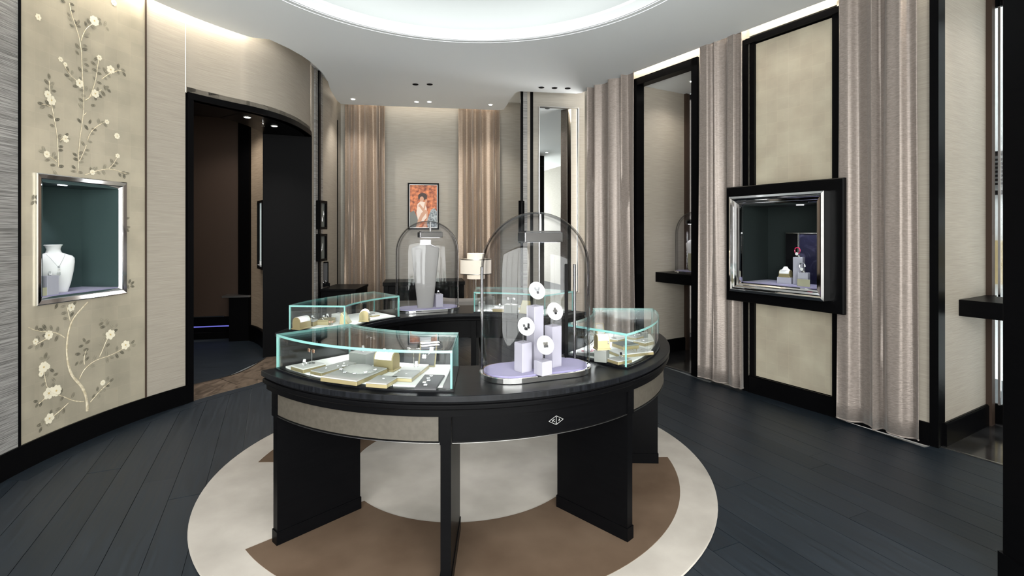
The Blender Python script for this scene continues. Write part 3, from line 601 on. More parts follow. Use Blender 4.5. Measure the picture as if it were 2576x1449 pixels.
counter(RC, 223.8, 361, (227.5, 271.0, 314.5, 358), 'curved black counter half nearest the viewer with a silver emblem on its apron', (1, 0, 1), 293.2)
RB = RC+Vector((-.005, .045))
counter(RB, 43.5, 180.5, (47.5, 91, 134.5, 178), 'curved black counter half farthest from the viewer behind the open centre', (1, 0, 1))

# ------------------------------------------------------------------ glass cases
GH = .166; LT = T+.016
def case(c, a0, a1, label, inner=.792, outer=1.166):
    e = empty('glass_case', (c.x, c.y, 0), 0, label, 'display case', 'glass cases on the ring counter'); A = rad; g = .0095; M2 = [paneg, edgeg]
    MB().sector(inner-.006, outer+.006, A(a0-.25), A(a1+.25), T, T+.008, 32).build('base_rim', counterw, e)
    n = 4
    for i in range(n):
        b0 = a0+1.8+(a1-a0-3.6)*i/n; b1 = a0+1.8+(a1-a0-3.6)*(i+1)/n-.35
        MB().sector(inner+.014, outer-.028, A(b0), A(b1), T+.008, T+.0155, 12).build('liner_panel', liner, e)
    MB().sector(inner, outer, A(a0), A(a1), T+GH-.011, T+GH, 32, mi=0, edge=1).build('top_pane', M2, e)
    def vp(r0, r1, nm):
        b = MB().sector(r0, r1, A(a0), A(a1), T+.008, T+GH-.0115, 32); b.mi[-1] = b.mi[-2] = 1; b.build(nm, M2, e)
    vp(outer-g, outer, 'outer_pane'); vp(inner, inner+g, 'inner_pane')
    for a in (a0, a1):
        s = 1 if a == a0 else -1; ar = A(a); rm = (inner+outer)/2; ln = outer-inner-2*g-.001; th = g
        cx, cy = rm*math.cos(ar)-s*math.sin(ar)*th/2, rm*math.sin(ar)+s*math.cos(ar)*th/2
        b = MB().box((cx, cy, T+.008+(GH-.0195)/2), (ln, th, GH-.0195), ar); b.mi[-1] = b.mi[-3] = 1; b.build('end_pane', M2, e)
    b = MB().sector(inner+g+.001, inner+g+.006, A(a0+1), A(a1-1), T+GH-.016, T+GH-.0125, 32); b.mi = [1 if (i % 4 == 0 and i < 128) else 0 for i in range(len(b.mi))]; b.build('led_bar', [steel, led_case], e)
    return e
case(RC, 225.3, 272.2, 'large curved glass case on the front left of the counter')
case(RC, 315, 358.5, 'curved glass case at the right end of the front counter')
case(RB, 134.5, 177, 'curved glass case on the far left counter section')
case(RB, 47.5, 91, 'curved glass case on the far right counter section behind the large dome')

# ------------------------------------------------------------------ small display pieces
def az(p, c=RC): return math.atan2(p[1]-c.y, p[0]-c.x)
def facing(p, c=RC, back=False, add=0): return az(p, c)+PI/2+(PI if back else 0)+rad(add)
def jew(o, label, cat='jewellery', group=None): return tag(o, label, cat, group)
def tray(x, y, w, d, h, label, pad=padm, body=goldm, back=False, add=0, z=LT, cat='tray', tilt=0):
    p = px(x, y, z); c = RB if back else RC; e = empty('jewellery_tray', p, facing(p, c, back, add), label, cat)
    MB().box((0, 0, h*.36), (w, d, h*.72)).build('body', body, e, .0015); MB().box((0, 0, h*.86), (w*.985, d*.985, h*.26)).build('pad', pad, e, .0015)
    return e
def block(x, y, w, d, h, label, m=greyb, back=False, add=0, z=LT, p=None, rz=None, cat='pedestal', name='display_block'):
    p = p or px(x, y, z); c = RB if back else RC
    e = empty(name, p, facing(p, c, back, add) if rz is None else rz, label, cat)
    MB().box((0, 0, h*.5-.001), (w, d, h-.002)).build('body', m, e, .0015); MB().box((0, 0, h-.0015), (w*.94, d*.94, .003)).build('cap', lilacw if m is lilacw else padm, e); return e
def on(e, dx=0, dy=0, dz=0):
    a = e.rotation_euler[2]; l = e.location; return Vector((l[0]+dx*math.cos(a)-dy*math.sin(a), l[1]+dx*math.sin(a)+dy*math.cos(a), l[2]+dz))
def arch(x, y, w, d, h, label, back=False, add=0, z=LT, p=None, rz=None, cover=white):
    p = p or px(x, y, z); c = RB if back else RC; e = empty('arched_casket', p, facing(p, c, back, add) if rz is None else rz, label, 'display stand')
    MB().box((0, 0, .004), (w*1.12, d*1.15, .008)).build('base', goldm, e, .001)
    prof = [(-d/2, .008)]+[(-d/2*math.cos(rad(t)), h-d/2+d/2*math.sin(rad(t))) for t in range(0, 181, 15)]+[(d/2, .008)]; n = len(prof)
    vs = [(-w/2, a, b) for a, b in prof]+[(w/2, a, b) for a, b in prof]
    MB().add(vs, [tuple(range(n)), tuple(range(n, 2*n))[::-1]]+[(i, i+1, n+i+1, n+i) for i in range(n-1)]+[(n-1, 0, n, 2*n-1)]).build('body', goldm, e)
    pr2 = [(a*1.03, b+.0015) for a, b in prof[1:-1]]; n = len(pr2); k = w*.44
    MB().add([(-k, a, b) for a, b in pr2]+[(k, a, b) for a, b in pr2]+[(-k, a*.99, b-.002) for a, b in pr2]+[(k, a*.99, b-.002) for a, b in pr2], [(i, i+1, n+i+1, n+i) for i in range(n-1)]+[(2*n+i, 3*n+i, 3*n+i+1, 2*n+i+1) for i in range(n-1)]+[(i, 2*n+i, 2*n+i+1, i+1) for i in range(n-1)]+[(n+i, n+i+1, 3*n+i+1, 3*n+i) for i in range(n-1)]).build('cover', cover, e)
    return e, pr2
def clover(mb, p, s, up=(0, 0, 1), right=(1, 0, 0), mi=0):
    u, r = Vector(up).normalized(), Vector(right).normalized(); p = Vector(p)
    for a in (45, 135, 225, 315):
        c = p+r*math.cos(rad(a))*s*.5+u*math.sin(rad(a))*s*.5; n = r.cross(u).normalized(); N = 8
        vs = [c+(r*math.cos(2*PI*i/N)+u*math.sin(2*PI*i/N))*s*.52-n*s*.12 for i in range(N)]+[c+(r*math.cos(2*PI*i/N)+u*math.sin(2*PI*i/N))*s*.42+n*s*.16 for i in range(N)]
        mb.add(vs, [tuple(range(N))[::-1], tuple(range(N, 2*N))]+[(i, (i+1) % N, N+(i+1) % N, N+i) for i in range(N)], mi)
def earstand(p, rz, h, span, label, elabel, m=silver, s=.009, grp='pairs of earrings on T stands'):
    e = empty('earring_stand', p, rz, label, 'stand'); MB().lathe([(.014, 0), (.014, .003), (.003, .005), (.0015, .008)], 14).build('foot', steel, e)
    MB().tube([(0, 0, .004), (0, 0, h)], .0016, 6).build('stem', chrome, e); MB().tube([(-span/2, 0, h), (span/2, 0, h)], .0012, 6).build('crossbar', chrome, e)
    q = Vector(p)
    for sgn in (-1, 1):
        b = MB(); clover(b, (0, 0, 0), s); o = b.build('earring', m); o.location = on(e, sgn*span/2, -.004, h-.002); o.rotation_euler = (0, 0, rz); jew(o, elabel, 'earring', grp)
    return e
def ring(p, label, m=silver, gem=diamond, r=.0095, rz=0):
    e = empty('ring', p, rz, label, 'ring'); MB().tube([(r*math.cos(2*PI*i/20), 0, r+r*math.sin(2*PI*i/20)) for i in range(20)], .0016, 6, closed=True).build('band', m, e)
    b = MB(); clover(b, (0, -.001, r*2+.003), .0085, (0, .4, 1)); b.build('gem', gem, e); return e
def studs(e, pts, label, z, m=diamond, s=.005):
    for dx, dy in pts:
        b = MB(); clover(b, (0, 0, 0), s, (0, 1, 0), (1, 0, 0)); o = b.build('stud_earring', m); o.location = on(e, dx, dy, z); o.rotation_euler[2] = e.rotation_euler[2]+.4; jew(o, label, 'earring', 'stud earrings on the pads')
def chain(name, pts, label, cat, r=.0009, every=5, s=.0055, m=silver, gem=diamond, up=(0, 1, 0), right=(1, 0, 0)):
    e = empty(name, (0, 0, 0), 0, label, cat); c = sum((Vector(p) for p in pts), Vector())/len(pts); e.location = c
    L = [Vector(p)-c for p in pts]; MB().tube(L, r, 5).build('chain', m, e); b = MB()
    for i in range(every//2, len(L), every):
        b = MB(); clover(b, L[i]+Vector((0, 0, .001)), s, up, right); b.build('motif', gem, e)
    return e
# --- front left case
e = tray(776, 928, .10, .115, .020, 'square gold tray with a pink flower earring stand, leftmost in the front case', padw)
earstand(on(e, -.005, .02, .020), e.rotation_euler[2], .062, .035, 'little steel T stand on the leftmost tray of the front case', 'pink gold flower earring on the T stand over the leftmost tray', rosegold, .0105)
ring(on(e, 0, -.02, .020), 'silver ring standing on the leftmost tray below the pink earrings', rz=e.rotation_euler[2]+.5)
e = tray(846, 929, .075, .225, .017, 'long narrow gold tray with small studs beside the necklace tray'); studs(e, [(-.008, -.05), (.01, 0), (-.005, .05)], 'small diamond stud on the long narrow grey pad', .0175)
e = tray(893, 948, .185, .215, .022, 'largest gold-edged tray holding a necklace on a round collar'); eb = e
q = empty('necklace_collar', on(e, .0, .03, .022), e.rotation_euler[2], 'round pale grey collar pad under the necklace', 'display stand')
MB().lathe([(.078, 0), (.077, .006), (.055, .016), (.03, .020), (.001, .021)], 32, sx=1, sy=.75).build('cushion', padm, q)
a0 = q.rotation_euler[2]
def loc(e, L): return [on(e, x, y, z) for x, y, z in L]
chain('necklace', loc(q, [(.083*math.cos(rad(t))*(1+.03*math.sin(t*.25)), .063*math.sin(rad(t))-.003, .012-.008*abs(math.sin(rad(t)))) for t in range(160, 381, 6)]), 'silver clover necklace laid around the pale collar', 'necklace', every=6, s=.009)
e = block(913, 917, .105, .075, .062, 'grey leather block behind the necklace tray'); ring(on(e, .0, 0, .062), 'silver square ring on top of the grey leather block', rz=1.0)
earstand(on(e, -.02, .075, 0), e.rotation_euler[2], .115, .045, 'tall thin T stand behind the grey leather block', 'white clover earring on the tall T stand behind the grey block')
e, pr = arch(973, 929, .098, .062, .082, 'gold arched casket with bracelets draped over its white cover, front case')
for dx, lb in ((-.02, 'silver clover bracelet draped on the left of the front arched casket'), (.012, 'silver clover bracelet draped on the right of the front arched casket')):
    chain('bracelet', loc(e, [(dx+.004*math.sin(i), a*1.02-.001, b+.0015) for i, (a, b) in enumerate(pr[:9])]), lb, 'bracelet', every=3, s=.009, up=(0, .4, 1))
e = tray(1041, 934, .105, .115, .02, 'gold tray with a white pad and a ring before the gilt easel frame', padw); ring(on(e, .015, -.01, .02), 'sparkling silver ring on the white pad before the gilt frame', rz=.2)
fr = empty('easel_frame', on(e, .03, .085, 0), e.rotation_euler[2], 'gilt easel frame with a dark pad holding a pendant', 'display stand')
def easel(fr, w, h, tilt, backm=greyd):
    ty = math.tan(tilt)
    for nm, sx, sz, dw, dh in (('side_bar', -w/2, h/2, .006, h), ('side_bar', w/2, h/2, .006, h)):
        MB().tube([(sx, 0, 0), (sx, h*ty, h)], .0035, 4).build(nm, goldm, fr)
    MB().tube([(-w/2, 0, .003), (w/2, 0, .003)], .0035, 4).build('bottom_bar', goldm, fr); MB().tube([(-w/2, h*ty, h), (w/2, h*ty, h)], .0035, 4).build('top_bar', goldm, fr)
    MB().add([(-w/2, .004, 0), (w/2, .004, 0), (w/2, h*ty+.004, h), (-w/2, h*ty+.004, h), (-w/2, .008, 0), (w/2, .008, 0), (w/2, h*ty+.008, h), (-w/2, h*ty+.008, h)], [(0, 1, 2, 3), (7, 6, 5, 4), (0, 4, 5, 1), (1, 5, 6, 2), (2, 6, 7, 3), (3, 7, 4, 0)]).build('back_pad', backm, fr)
    MB().tube([(0, h*ty*.7+.006, h*.7), (0, h*ty+.045, 0)], .002, 5).build('strut', goldm, fr)
easel(fr, .078, .105, .30)
chain('pendant_necklace', loc(fr, [(-.022+.0, .012, .072), (-.018, .008, .062), (-.012, .002, .045), (-.006, -.004, .03), (0, .002, .045), (.012, .008, .062), (.02, .015, .08)]), 'silver pendant necklace hanging on the gilt easel frame', 'necklace', every=4, s=.012, up=(0, .3, 1))
earstand(on(fr, -.055, -.02, 0), e.rotation_euler[2], .085, .045, 'thin T stand left of the gilt easel frame', 'white clover earring on the T stand left of the gilt frame')
e = tray(1022, 951, .092, .115, .02, 'gold tray with a pale grey pad between the ring tray and the small dark-edged tray'); studs(e, [(0, 0)], 'small diamond stud on the pad in front of the ring tray', .0205)
e = tray(962, 966, .092, .11, .02, 'gold tray with a grey pad nearest the front glass beside the necklace tray'); studs(e, [(0, .01)], 'small diamond clover stud on the pad nearest the front glass', .0205, s=.006)
e = tray(1082, 964, .088, .19, .010, 'flat dark grey bracelet tray at the right end of the front case', greyd, greyd)
chain('bracelet', loc(e, [(-.012+.006*math.sin(i*.7), -.075+.0065*i, .0115) for i in range(24)]), 'silver clover bracelet lying straight on the flat dark tray', 'bracelet', every=5, s=.009)
# --- front right case
e = block(1514, 908, .060, .060, .058, 'grey cube under the arched casket in the right case', add=20)
arch(0, 0, .062, .05, .072, 'gold arched casket on the grey cube in the right case', p=on(e, 0, 0, .058), rz=e.rotation_euler[2]-.9)
bt = MB(); clover(bt, (0, 0, 0), .012); o = bt.build('brooch', silver); o.location = on(e, .0, -.034, .095); o.rotation_euler[2] = e.rotation_euler[2]; jew(o, 'silver flower brooch hung on the casket above the grey cube', 'brooch')
e = tray(1586, 890, .20, .12, .018, 'widest tray with a sunburst pad in the right case', padw, add=-35)
for i in range(7):
    a = rad(30+i*20); MB().add([(.0, -.05, .0181), (.11*math.cos(a)*.8+.004, -.05+.10*math.sin(a), .0184), (.11*math.cos(a)*.8-.004, -.05+.10*math.sin(a), .0184)], [(0, 1, 2)]).build('ray_inlay', goldm, e)
e = tray(1573, 874, .10, .10, .024, 'gold tray with a dark grey pad stacked behind the sunburst tray', greyb, z=LT+.018, add=-35)
e = tray(1558, 911, .09, .08, .018, 'small gold tray with a dark ring nearest the front edge of the right case', padm, add=-15); ring(on(e, .01, 0, .018), 'dark onyx ring on the small tray nearest the front edge', gem=onyx, rz=.6)
e = tray(1549, 858, .085, .08, .02, 'gold tray with a white pad behind the arched casket in the right case', padw, add=-25)
earstand(on(e, -.02, .0, .02), e.rotation_euler[2], .075, .02, 'tall thin T stand on the white pad tray in the right case', 'tiny silver earring on the tall T stand in the right case', s=.006)
e = tray(1619, 866, .085, .08, .022, 'gold tray with a white pad beside the outer curved glass of the right case', padw, add=-30); studs(e, [(0, 0)], 'small stud on the white pad beside the outer curved glass', .0225)
e = tray(1597, 852, .085, .07, .018, 'gold tray holding two rings at the back of the right case', padm, add=-30); ring(on(e, -.015, 0, .018), 'left silver ring on the two-ring tray in the right case', rz=.3); ring(on(e, .02, 0, .018), 'right silver ring on the two-ring tray in the right case', rz=.5)
e = block(1620, 850, .05, .012, .034, 'small tilted grey price stand at the back right of the right case', add=-50)
e = tray(1490, 892, .062, .06, .020, 'small white box with red earrings at the left of the right case', padw, greyb, add=15); studs(e, [(-.014, 0), (.014, 0)], 'red enamel earring on the small white box in the right case', .021, redm, .009)
e = tray(1466, 893, .04, .055, .020, 'narrow white box with a red stud beside the small white box', padw, greyb, add=15); studs(e, [(0, 0)], 'red enamel stud on the narrow white box in the right case', .021, redm, .008)
p = px(1513, 845, LT); fr = empty('easel_frame', p, facing(p, add=-60), 'small gilt easel frame at the back left of the right case', 'display stand'); easel(fr, .05, .07, .35, padm)
p = px(1484, 868, LT); e = empty('bangle', p, .4, 'dark steel bangle standing left of the arched casket in the right case', 'bracelet'); MB().tube([(.034*math.cos(2*PI*i/28), 0, .034+.034*math.sin(2*PI*i/28)) for i in range(28)], .0022, 6, closed=True).build('band', steel, e); MB().tube([(.031*math.cos(2*PI*i/28), .008, .034+.031*math.sin(2*PI*i/28)) for i in range(28)], .0016, 6, closed=True).build('inner_band', steel, e)
# --- far left case
arch(759, 826, .095, .062, .078, 'silver grey arched casket at the left end of the far left case', back=True, add=-20)
e = tray(786, 819, .06, .05, .04, 'small gold box beside the left arched casket of the far case', padm, back=True); ring(on(e, 0, 0, .04), 'silver ring on the small gold box of the far left case')
e = tray(819, 814, .125, .09, .034, 'deep gold tray in the middle of the far left case', goldm, back=True, add=10)
for i, lb in ((-.03, 'left silver ring on the deep gold tray'), (.03, 'right silver ring on the deep gold tray')): ring(on(e, i, 0, .034), lb, rz=.3*i)
p = px(833, 818, LT); earstand(p, 0, .025, .02, 'short T stand in front of the deep gold tray', 'pink gold flower earring before the deep gold tray', rosegold, .007)
def wedge(p, rz, w, d, h, label, m=goldm):
    e = empty('wedge_stand', p, rz, label, 'display stand'); vs = [(-w/2, -d/2, 0), (w/2, -d/2, 0), (w/2, d/2, 0), (-w/2, d/2, 0), (-w/2*.9, d*.25, h), (w/2*.9, d*.25, h), (w/2*.9, d*.36, h), (-w/2*.9, d*.36, h)]
    MB().add(vs, [(3, 2, 1, 0), (4, 5, 6, 7), (0, 1, 5, 4), (1, 2, 6, 5), (2, 3, 7, 6), (3, 0, 4, 7)]).build('body', m, e, .0015)
    MB().add([(-w*.42, -d/2-.001+d*.03, .004), (w*.42, -d/2-.001+d*.03, .004), (w*.38, d*.22, h*.97), (-w*.38, d*.22, h*.97)], [(0, 1, 2, 3)]).build('face', ivory, e); return e
p = px(870, 813, LT); wedge(p, facing(p, RB, True, 15), .085, .06, .078, 'tall gold wedge stand near the inner glass of the far left case')
p = px(852, 806, LT); e = tray(852, 806, .07, .07, .05, 'white cube tray behind the tall gold wedge', padw, padw, True); studs(e, [(0, 0)], 'white clover stud on the white cube tray', .052)
e, pr = arch(917, 807, .095, .062, .078, 'gold-ended arched casket at the right of the far left case', back=True, add=35)
e = tray(935, 795, .07, .10, .014, 'flat gold tray behind the right arched casket', padw, back=True)
earstand(on(e, -.02, 0, .014), facing(e.location, RB, True), .105, .03, 'tall T stand on the flat gold tray, left one', 'white earring on the left tall T stand of the far left case'); earstand(on(e, .03, .02, .014), facing(e.location, RB, True), .12, .03, 'tall T stand on the flat gold tray, right one', 'white earring on the right tall T stand of the far left case')
# --- far right case
block(1212, 778, .05, .045, .06, 'small grey block at the left end of the far right case', back=True)
e = tray(1257, 783, .095, .085, .032, 'gold tray with white rings in the far right case', padw, back=True); ring(on(e, 0, 0, .032), 'silver ring on the gold tray of the far right case')
e = block(1286, 786, .10, .06, .064, 'grey leather block in the middle of the far right case', back=True)
earstand(on(e, -.0, 0, .064), e.rotation_euler[2], .045, .05, 'T stand on the grey leather block of the far right case', 'white clover earring on the T stand over the far grey block')
p = px(1321, 788, LT); wedge(p, facing(p, RB, True, -10), .085, .05, .095, 'tall gold wedge stand in the far right case seen through the dome')
tray(1305, 778, .05, .08, .03, 'narrow gold tray between the grey block and the tall wedge', padm, back=True); tray(1366, 776, .06, .10, .02, 'grey tray right of the tall wedge in the far right case', padm, greyb, True)
p = px(1240, 779, LT); earstand(p, facing(p, RB, True), .12, .012, 'thin T stand left of the gold tray in the far right case', 'tiny pendant earring on the thin T stand of the far right case', s=.006)

# ------------------------------------------------------------------ glass domes
def stadium(a, b, n=12):
    s = max(a-b, 0); out = []
    for i in range(n+1): t = -PI/2+PI*i/n; out.append((s+b*math.cos(t), b*math.sin(t)))
    for i in range(n+1): t = PI/2+PI*i/n; out.append((-s+b*math.cos(t), b*math.sin(t)))
    return out
def dome(p, rz, label, L=.52, Wd=.26, H=.735, lamp=True, bars=False, energy=.8):
    e = empty('glass_dome', p, rz, label, 'glass dome', 'glass display domes'); a, b = L/2, Wd/2
    MB().prism(stadium(a+.006, b+.006, 16), 0, .026).build('base', chrome, e, .003); MB().prism(stadium(a-.012, b-.012, 16), .026, .030).build('velvet_pad', velvet, e)
    V, Fc = [], []; rows = [(.027, 1.0)]+[(.027+(H-.027-.255)*k/10, 1.0) for k in range(1, 11)]; hz = rows[-1][0]
    for k in range(1, 19):
        f = rad(90*k/18.35); rows.append((hz+.255*math.sin(f), math.cos(f)))
    m = None
    rr = random.Random(3)
    for z, s in rows:
        st = stadium(max(a*s, .002), max(b*min(1, s**.8), .0015)); m = len(st)
        V += [(x*(1+.002*math.sin(z*22)), y*(1+.003*math.sin(z*17+x*20)), z) for x, y in st]
    for j in range(len(rows)-1):
        for i in range(m): Fc.append((j*m+i, j*m+(i+1) % m, (j+1)*m+(i+1) % m, (j+1)*m+i))
    Fc.append(tuple((len(rows)-1)*m+i for i in range(m)))
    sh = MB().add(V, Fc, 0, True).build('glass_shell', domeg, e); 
    if bars:
        for sx in (-1, 1): MB().box((sx*(a-.022), b*.55, .027+.23), (.012, .010, .46)).build('hinge_bar', smoke, e, .002)
        MB().box((a-.055, b*.72, .027+.23), (.018, .008, .46)).build('door_stile', blackm, e, .002)
    if lamp:
        zl = H-.115; lb = MB().box((.02, 0, zl), (.19, .085, .045)).build('lamp_box', smoke, e, .003)
        MB().box((.02, 0, zl-.0226), (.15, .05, .0006)).build('lamp_lens', led_dome, lb); MB().tube([(.02, 0, zl+.02), (.02, 0, H-.01)], .008, 10).build('lamp_stem', chrome, lb)
        MB().box((.02, 0, zl+.026), (.17, .07, .006)).build('lamp_cap', smoke, lb)
        spot('lamp_bulb', e, (.02, 0, zl-.03), energy, (0, 0, -1), rad(110), .8, (.94, .93, 1), .05)
    return e
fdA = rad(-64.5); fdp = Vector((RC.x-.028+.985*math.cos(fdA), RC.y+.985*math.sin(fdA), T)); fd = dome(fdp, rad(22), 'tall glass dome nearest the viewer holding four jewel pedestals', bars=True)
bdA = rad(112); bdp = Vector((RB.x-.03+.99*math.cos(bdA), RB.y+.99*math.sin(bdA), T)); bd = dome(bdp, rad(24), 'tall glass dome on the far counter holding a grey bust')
def disc(p, n, label, jl, kind, h, pz):
    """white disc on a thin stem above a pedestal, with a jewel on its face"""
    n = Vector(n).normalized(); e = empty('jewel_disc', pz, 0, label, 'display stand'); c = Vector(p)-Vector(pz)
    MB().tube([(0, 0, 0), (0, 0, c.z*.7), c-n*.002], .0017, 6).build('stem', steel, e)
    u = n.cross(Vector((0, 0, 1))).normalized(); v = u.cross(n); R = .041; N = 32
    vs = [c+(u*math.cos(2*PI*i/N)+v*math.sin(2*PI*i/N))*R-n*.001 for i in range(N)]+[c+(u*math.cos(2*PI*i/N)+v*math.sin(2*PI*i/N))*R+n*.001 for i in range(N)]
    MB().add(vs, [tuple(range(N)), tuple(range(N, 2*N))[::-1]]+[(i, (i+1) % N, N+(i+1) % N, N+i) for i in range(N)]).build('disc', white, e)
    j = empty('jewel_clip', Vector(p)+n*.003, 0, jl, 'jewellery')
    def blob(nm, dx, dz, s, m): b = MB(); clover(b, u*dx+v*dz, s, v, u); b.build(nm, m, j)
    if kind == 0:
        for dx, dz in ((-.010, .010), (-.006, .002), (.010, .010), (.006, .002), (0, -.010)): blob('petal', dx, dz, .0075, silver if dz > 0 else greyd)
    elif kind == 1:
        for dx, dz in ((0, .010), (0, .001), (.0, -.009), (-.006, .0), (.006, 0)): blob('petal', dx, dz, .008, onyx if dz < -.005 else steel)
    elif kind == 2:
        for dx, dz in ((-.010, .006), (-.002, .013), (.012, .004), (-.008, -.006), (.004, -.012), (.008, -.010)): blob('flower', dx, dz, .0075, onyx if dz < .01 else silver)
    else:
        for dx, dz in ((-.006, .006), (.006, .006), (0, .001), (-.005, -.006), (.005, -.006)): blob('petal', dx, dz, .0075, steel if dz > 0 else greyd)
fz = T+.030
for (x, y, s, h, dx_, dy_, lb, kd, dl, jl) in ((1316, 933, .056, .128, 1324, 821, 'pale lilac pedestal of middle height at the left inside the front dome', 2, 'white disc with an animal clip above the left pedestal in the front dome', 'dark animal clip on the left white disc'),
                           (1366, 941, .056, .060, 1372, 868, 'low pale lilac cube pedestal at the front of the front dome', 3, 'white disc above the low cube pedestal in the front dome', 'grey ball ring clip on the lowest white disc'),
                           (1346, 922, .056, .278, 1351, 731, 'tallest pale lilac pedestal inside the front dome', 0, 'highest white disc above the tallest pedestal in the front dome', 'silver leaf clip on the highest white disc'),
                           (1391, 920, .056, .185, 1396, 783, 'grey-lilac pedestal at the right inside the front dome', 1, 'white disc above the right pedestal in the front dome', 'dark stacked petal clip on the right white disc')):
    p = px(x, y, fz); block(0, 0, s, s, h, lb, lilacw, p=p, rz=rad(38))
    dc = px(dx_, dy_, Y=p.y-.01); disc(dc, (.42, -.83, .38), dl, jl, kd, h, Vector((p.x, p.y, fz+h)))
# bust in the far dome
def loft(mb, secs, n=28, mi=0):
    V, Fc = [], []
    for z, cy, rx, ry in secs:
        for i in range(n): a = 2*PI*i/n; V.append((rx*math.cos(a)*(1-.0*abs(math.sin(a))), cy+ry*math.sin(a), z))
    for j in range(len(secs)-1):
        for i in range(n): Fc.append((j*n+i, j*n+(i+1) % n, (j+1)*n+(i+1) % n, (j+1)*n+i))
    Fc += [tuple(range(n))[::-1], tuple((len(secs)-1)*n+i for i in range(n))]
    return mb.add(V, Fc, mi, True)
bustm = mat('bust_linen', (.24, .235, .23), .7)
p = Vector((bdp.x-.012, bdp.y-.045, T+.030)); e = empty('display_bust', p, rad(8), 'tall grey tapered bust seen from behind inside the far dome', 'bust')
loft(MB(), [(0, 0, .062, .022), (.15, .004, .078, .026), (.3, .008, .094, .030), (.42, .012, .108, .034), (.478, .014, .113, .034), (.488, .014, .106, .030), (.498, .014, .075, .028), (.510, .014, .052, .028)]).build('torso', bustm, e)
loft(MB(), [(.506, .014, .048, .028), (.515, .014, .045, .028), (.545, .014, .045, .028), (.549, .014, .040, .024)]).build('neck', white, e)
block(0, 0, .06, .06, .105, 'pale lilac pedestal beside the grey bust inside the far dome', lilacw, p=Vector((bdp.x+.085, bdp.y+.01, T+.030)), rz=rad(30))
ring(Vector((bdp.x+.085, bdp.y+.01, T+.135)), 'silver ring on the pedestal beside the grey bust')
b2 = rw(rt(1744, -.52), -.52)
sd = dome(Vector((b2.x, b2.y, .975)), RZ, 'glass dome on the shelf in the framed window bay', L=.44, Wd=.26, H=.70, energy=.8)
e = empty('display_bust', Vector((b2.x, b2.y, 1.005)), RZ+PI, 'white bust with a tan base inside the bay dome', 'bust')
loft(MB(), [(0, 0, .05, .04), (.02, 0, .065, .045), (.14, 0, .07, .05), (.20, 0, .065, .05)]).build('base', ivory, e); loft(MB(), [(.20, 0, .06, .05), (.23, 0, .085, .055), (.31, 0, .095, .055), (.33, 0, .075, .045), (.35, 0, .045, .04)]).build('torso', white, e)

# ------------------------------------------------------------------ wall niche on the painted wall
A_, B_ = wpt(NX0, 600)[0], wpt(NX1, 600)[0]; ch = Vector((B_.x-A_.x, B_.y-A_.y)); NW = ch.length; NH = NZ1-NZ0
ni = empty('display_niche', ((A_.x+B_.x)/2, (A_.y+B_.y)/2, NZ0), math.atan2(ch.y, ch.x), 'chrome framed niche in the painted wall with a white necklace bust', 'display case')
def ringframe(w, h, prof, nm, m, parent, z0=0):
    """mitred rectangular moulding; prof = list of (inset, projection towards the room)"""
    V, Fc = [], []
    for ins, out in prof: V += [(-w/2+ins, -out, z0+ins), (w/2-ins, -out, z0+ins), (w/2-ins, -out, z0+h-ins), (-w/2+ins, -out, z0+h-ins)]
    for j in range(len(prof)-1):
        for i in range(4): Fc.append((4*j+i, 4*j+(i+1) % 4, 4*j+4+(i+1) % 4, 4*j+4+i))
    return MB().add(V, Fc).build(nm, m, parent)
def nichebox(parent, w, h, d, m, fm, y0=0, z0=0, t=.012):
    MB().box((-w/2-t/2, y0+d/2, z0+h/2), (t, d, h)).build('side_panel', m, parent); MB().box((w/2+t/2, y0+d/2, z0+h/2), (t, d, h)).build('side_panel', m, parent)
    MB().box((0, y0+d+t/2, z0+h/2), (w+2*t, t, h+2*t)).build('back_panel', m, parent); MB().box((0, y0+d/2, z0+h+t/2), (w, d, t)).build('top_panel', m, parent); MB().box((0, y0+d/2, z0-t/2), (w, d, t)).build('floor_pad', fm, parent)
ringframe(NW, NH, [(0, -.01), (0, .012), (.006, .016), (.03, .010), (.036, .006), (.05, -.012), (.055, -.02)], 'chrome_frame', chrome, ni)
nichebox(ni, NW-.11, NH-.11, .30, teal, velvet, .01, .055)
MB().box((0, .004, NH/2), (NW-.108, .005, NH-.108)).build('pane', nichg, ni)
MB().box((-.1, .06, NH-.058), (.05, .02, .004)).build('lamp_lens', led_dome, ni); spot('lamp_bulb', ni, (-.12, .10, NH-.075), 1.6, (-.15, .25, -1), rad(95), .7, (.95, .94, 1), .03)
def npx(e, x, c):
    '''local x of the photo column x on the plane c metres behind the face of a wall case'''
    a = e.rotation_euler[2]; u = Vector((math.cos(a), math.sin(a))); v = Vector((-u.y, u.x)); b = Vector((e.location[0], e.location[1]))+v*c; m = (x-HX)/F
    return (m*b.y-b.x)/(u.x-m*u.y)
def npt(e, x, y, z): return on(e, x, y, z)
bz = .055
nbp = npt(ni, npx(ni, 142, .12), .12, bz); e = empty('display_bust', nbp, ni.rotation_euler[2]-.40, 'white necklace bust standing in the niche of the painted wall', 'bust')
loft(MB(), [(0, .0, .062, .016), (.06, -.004, .078, .024), (.14, .004, .096, .032), (.20, .018, .108, .036), (.228, .028, .110, .034), (.244, .036, .100, .030), (.256, .042, .070, .030), (.268, .046, .044, .030), (.29, .049, .037, .029), (.310, .052, .044, .034), (.320, .053, .052, .038), (.322, .053, .048, .034)]).build('torso', white, e)
chain('necklace', [on(e, x, y, z) for x, y, z in [(-.050, .010, .258), (-.038, -.006, .238), (-.022, -.018, .208), (-.009, -.026, .185), (0, -.030, .172), (.009, -.026, .185), (.022, -.018, .208), (.038, -.006, .238), (.050, .010, .258)]], 'silver chain necklace around the white niche bust', 'necklace', every=8, s=.010, up=(0, 0, 1))
